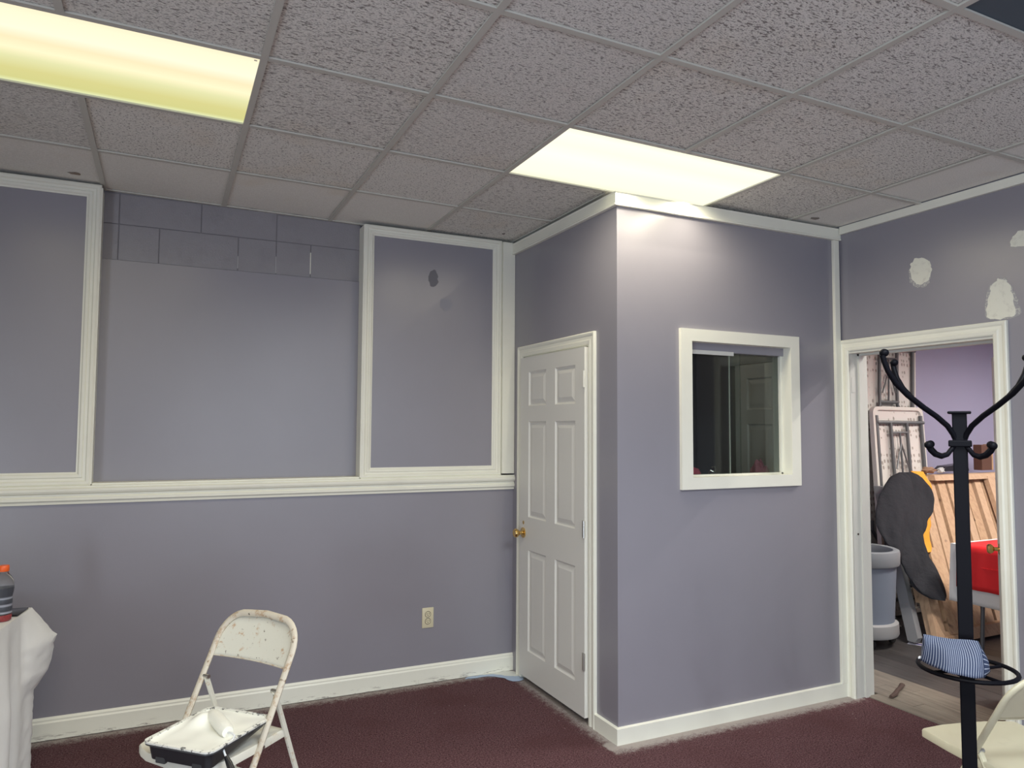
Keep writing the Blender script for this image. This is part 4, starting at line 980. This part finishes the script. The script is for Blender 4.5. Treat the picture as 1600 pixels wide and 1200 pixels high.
for s_ in (-1, 1): MB().box((-HX+.016, s_*.075-.02, -.012+.012), (-HX+.03, s_*.075+.02, .045), .003).build('foot', M_tray, tr)
def pt(u_, v_):
    x_, y_ = (-1+2*u_)*(HX-.010), (-1+2*v_)*(HY-.010)
    e = min(1, min((1-abs(x_)/(HX-.009))*9, (1-abs(y_)/(HY-.009))*7)); e = max(0, e)
    z_ = .0675-.007*e*(1-.4*(x_/HX))+.004*noise.noise((x_*14, y_*14, 2))*e
    z_ += .030*math.exp(-((x_-.06)/.05)**2-((y_-.085)/.035)**2)
    return (x_, y_, z_)
MB().grid(pt, 36, 30).build('white_paint', M_wet, tr, True, 0, 0, 80)
# roller lying in the tray
ro = empty('paint_roller', (-.652, .137, .507), label='paint roller with white cover and black handle lying in the tray', cat='paint roller')
def RP(x_, y_, z_): return (x_+.652, y_-.137, z_-.507)
ax0, ax1 = Vector(RP(-.690, .352, .512)), Vector(RP(-.650, .150, .512))
m = MB(); pts = [ax0.lerp(ax1, k/8) for k in range(9)]
m.tube(pts, 0, 20, rr=[(q, q) for q in (.016, .023, .025, .0255, .0255, .0255, .025, .024, .019)]); m.build('roller_cover', plain('paint_loaded_nap', (.86, .86, .78, 1), .5, 0, .6, 200), ro, True, 0, 0, 60)
MB().tube([ax0.lerp(ax1, 1.0), RP(-.642, .122, .520), RP(-.632, .104, .516), RP(-.640, .094, .506), RP(-.664, .090, .500), RP(-.672, .086, .494), RP(-.664, .074, .472), RP(-.660, .068, .462)], .0035, 8).build('wire_frame', plain('painted_wire', (.72, .74, .74, 1), .3), ro, True)
MB().tube([RP(-.661, .070, .466), RP(-.652, .055, .448), RP(-.638, .028, .415), RP(-.622, .0, .380), RP(-.61, -.02, .355)], 0, 12, rr=[(.007, .007), (.0105, .0105), (.012, .012), (.0135, .0135), (.012, .012)]).build('handle', M_blackpl, ro, True)

# ================================================================ TABLE AT LEFT
A1 = Vector((-.151, -.988, 0)).normalized(); A2 = Vector((-.988, .151, 0)).normalized(); K = Vector((-1.39, 1.347, 0))
TL, TW = 1.80, .74
rz = math.atan2(A1.y, A1.x)
ctr = K+A1*TL/2+A2*TW/2
t = empty('folding_table_left', ctr, rz, 'folding table under the white cloth at the left edge', 'table')
t.name = 'covered_table'
MB().box((-TL/2+.01, -TW/2+.01, .70), (TL/2-.01, TW/2-.01, .728), .006).build('table_top', M_plast, t)
for sx in (-1, 1):
    for sy in (-1, 1): MB().tube([(sx*.72, sy*.28, .70), (sx*.74, sy*.30, 0)], .014, 8).build('leg', M_legs, t)
def lc(i_, v_):   # perimeter point in world ; i_ 0..1 : side e1 (right side, from K), near, far side..., starts at K
    per = [(TL, K, A1, -A2), (TW, K+A1*TL, A2, A1), (TL, K+A1*TL+A2*TW, -A1, A2), (TW, K+A2*TW, -A2, -A1)]
    tot = 2*(TL+TW); s_ = (i_ % 1)*tot
    for ln, o_, d_, n_ in per:
        if s_ <= ln: break
        s_ -= ln
    p = o_+d_*s_
    d0 = min(s_, ln-s_)
    cnr = max(0, 1-d0/.12)
    wv = .010*math.sin(i_*120)+.008*math.sin(i_*211+1)
    of = (.012+wv*1.2)*min(1, v_*2)
    nn = n_
    if d0 < .12:
        other = (-A1 if (o_-K).length < .01 and s_ < .2 else None)
        dirs = -d_ if s_ < ln/2 else d_
        nn = (n_+dirs*cnr*.999).normalized() if cnr > 0 else n_
    dK = min(i_ % 1, 1-(i_ % 1))*tot
    wid = .13 if s_ == (i_ % 1)*tot else .30       # the bunched corner: narrow on the long side, wider on the short side
    if dK < wid:
        if v_ < .20: prof = v_/.20
        elif v_ < .40: prof = 1-.35*(v_-.20)/.20
        elif v_ < .50: prof = .65*(1-(v_-.40)/.10)
        else: prof = 0
        of += .105*prof*(1-dK/wid)**.7*(1+.15*noise.noise((v_*16, dK*40, 1)))
        of += noise.noise((v_*22, i_*200, 4))*.007*min(1, v_*4)
    p = p+nn*of
    z_ = .742-.722*v_
    return Vector((p.x, p.y, z_))
NI, NV = 300, 40
m = MB(); m.grid(lc, NI, NV, True); 
topv = [v for v in m.bm.verts if abs(v.co.z-.742) < 1e-5]
# order ring explicitly
ringv = sorted(topv, key=lambda v: v.index)
m.bm.verts.index_update(); m.bm.verts.ensure_lookup_table()
m.bm.faces.new([m.bm.verts[k] for k in range(NI)])
o = m.build('tablecloth', M_cloth, None, True, .0012, 0, 50); tag(o, 'white tablecloth bunched at its corner, at the left edge', 'tablecloth')
# bottle
t = empty('drink_bottle', (-1.468, 1.128, .7428), label='sports drink bottle with orange cap, dark label and a little red drink', cat='bottle')
prof = [(.0, 0), (.030, 0), (.0355, .006), (.036, .03), (.0345, .036), (.036, .042), (.036, .060), (.0345, .066), (.036, .072), (.036, .09), (.0345, .096), (.0355, .104), (.0385, .12), (.0405, .140), (.040, .155), (.036, .170), (.028, .185), (.020, .195), (.0175, .200), (.0175, .212)]
MB().lathe(prof[1:], n=32, cap=False).build('bottle_wall', M_pet, t, True, 0, 0, 60)
MB().lathe([(.0, .002), (.029, .002), (.0345, .008), (.035, .028), (.0, .028)][1:4], n=32).build('red_drink', M_drink, t, True)
MB().lathe([(.0368, .034), (.0355, .037), (.0366, .043), (.0368, .060), (.0352, .066), (.0368, .072), (.0368, .09), (.0352, .096), (.0363, .104), (.0392, .12), (.0412, .138)], n=32, cap=False).build('label_sleeve', M_label, t, True, 0, 0, 60)
c_ = MB().lathe([(.0195, .205), (.0205, .207), (.0205, .226), (.0185, .2295)], n=28).build('cap', M_orange, t, True)
# phone
o = MB().box((-.032, -.068, 0), (.032, .068, .008), .003).build('phone', M_scr, None, True); o.location = (-1.440, 1.255, .7430); o.rotation_euler = (0, 0, rz-math.pi/2); tag(o, 'black phone lying on the white tablecloth beside the bottle', 'phone')
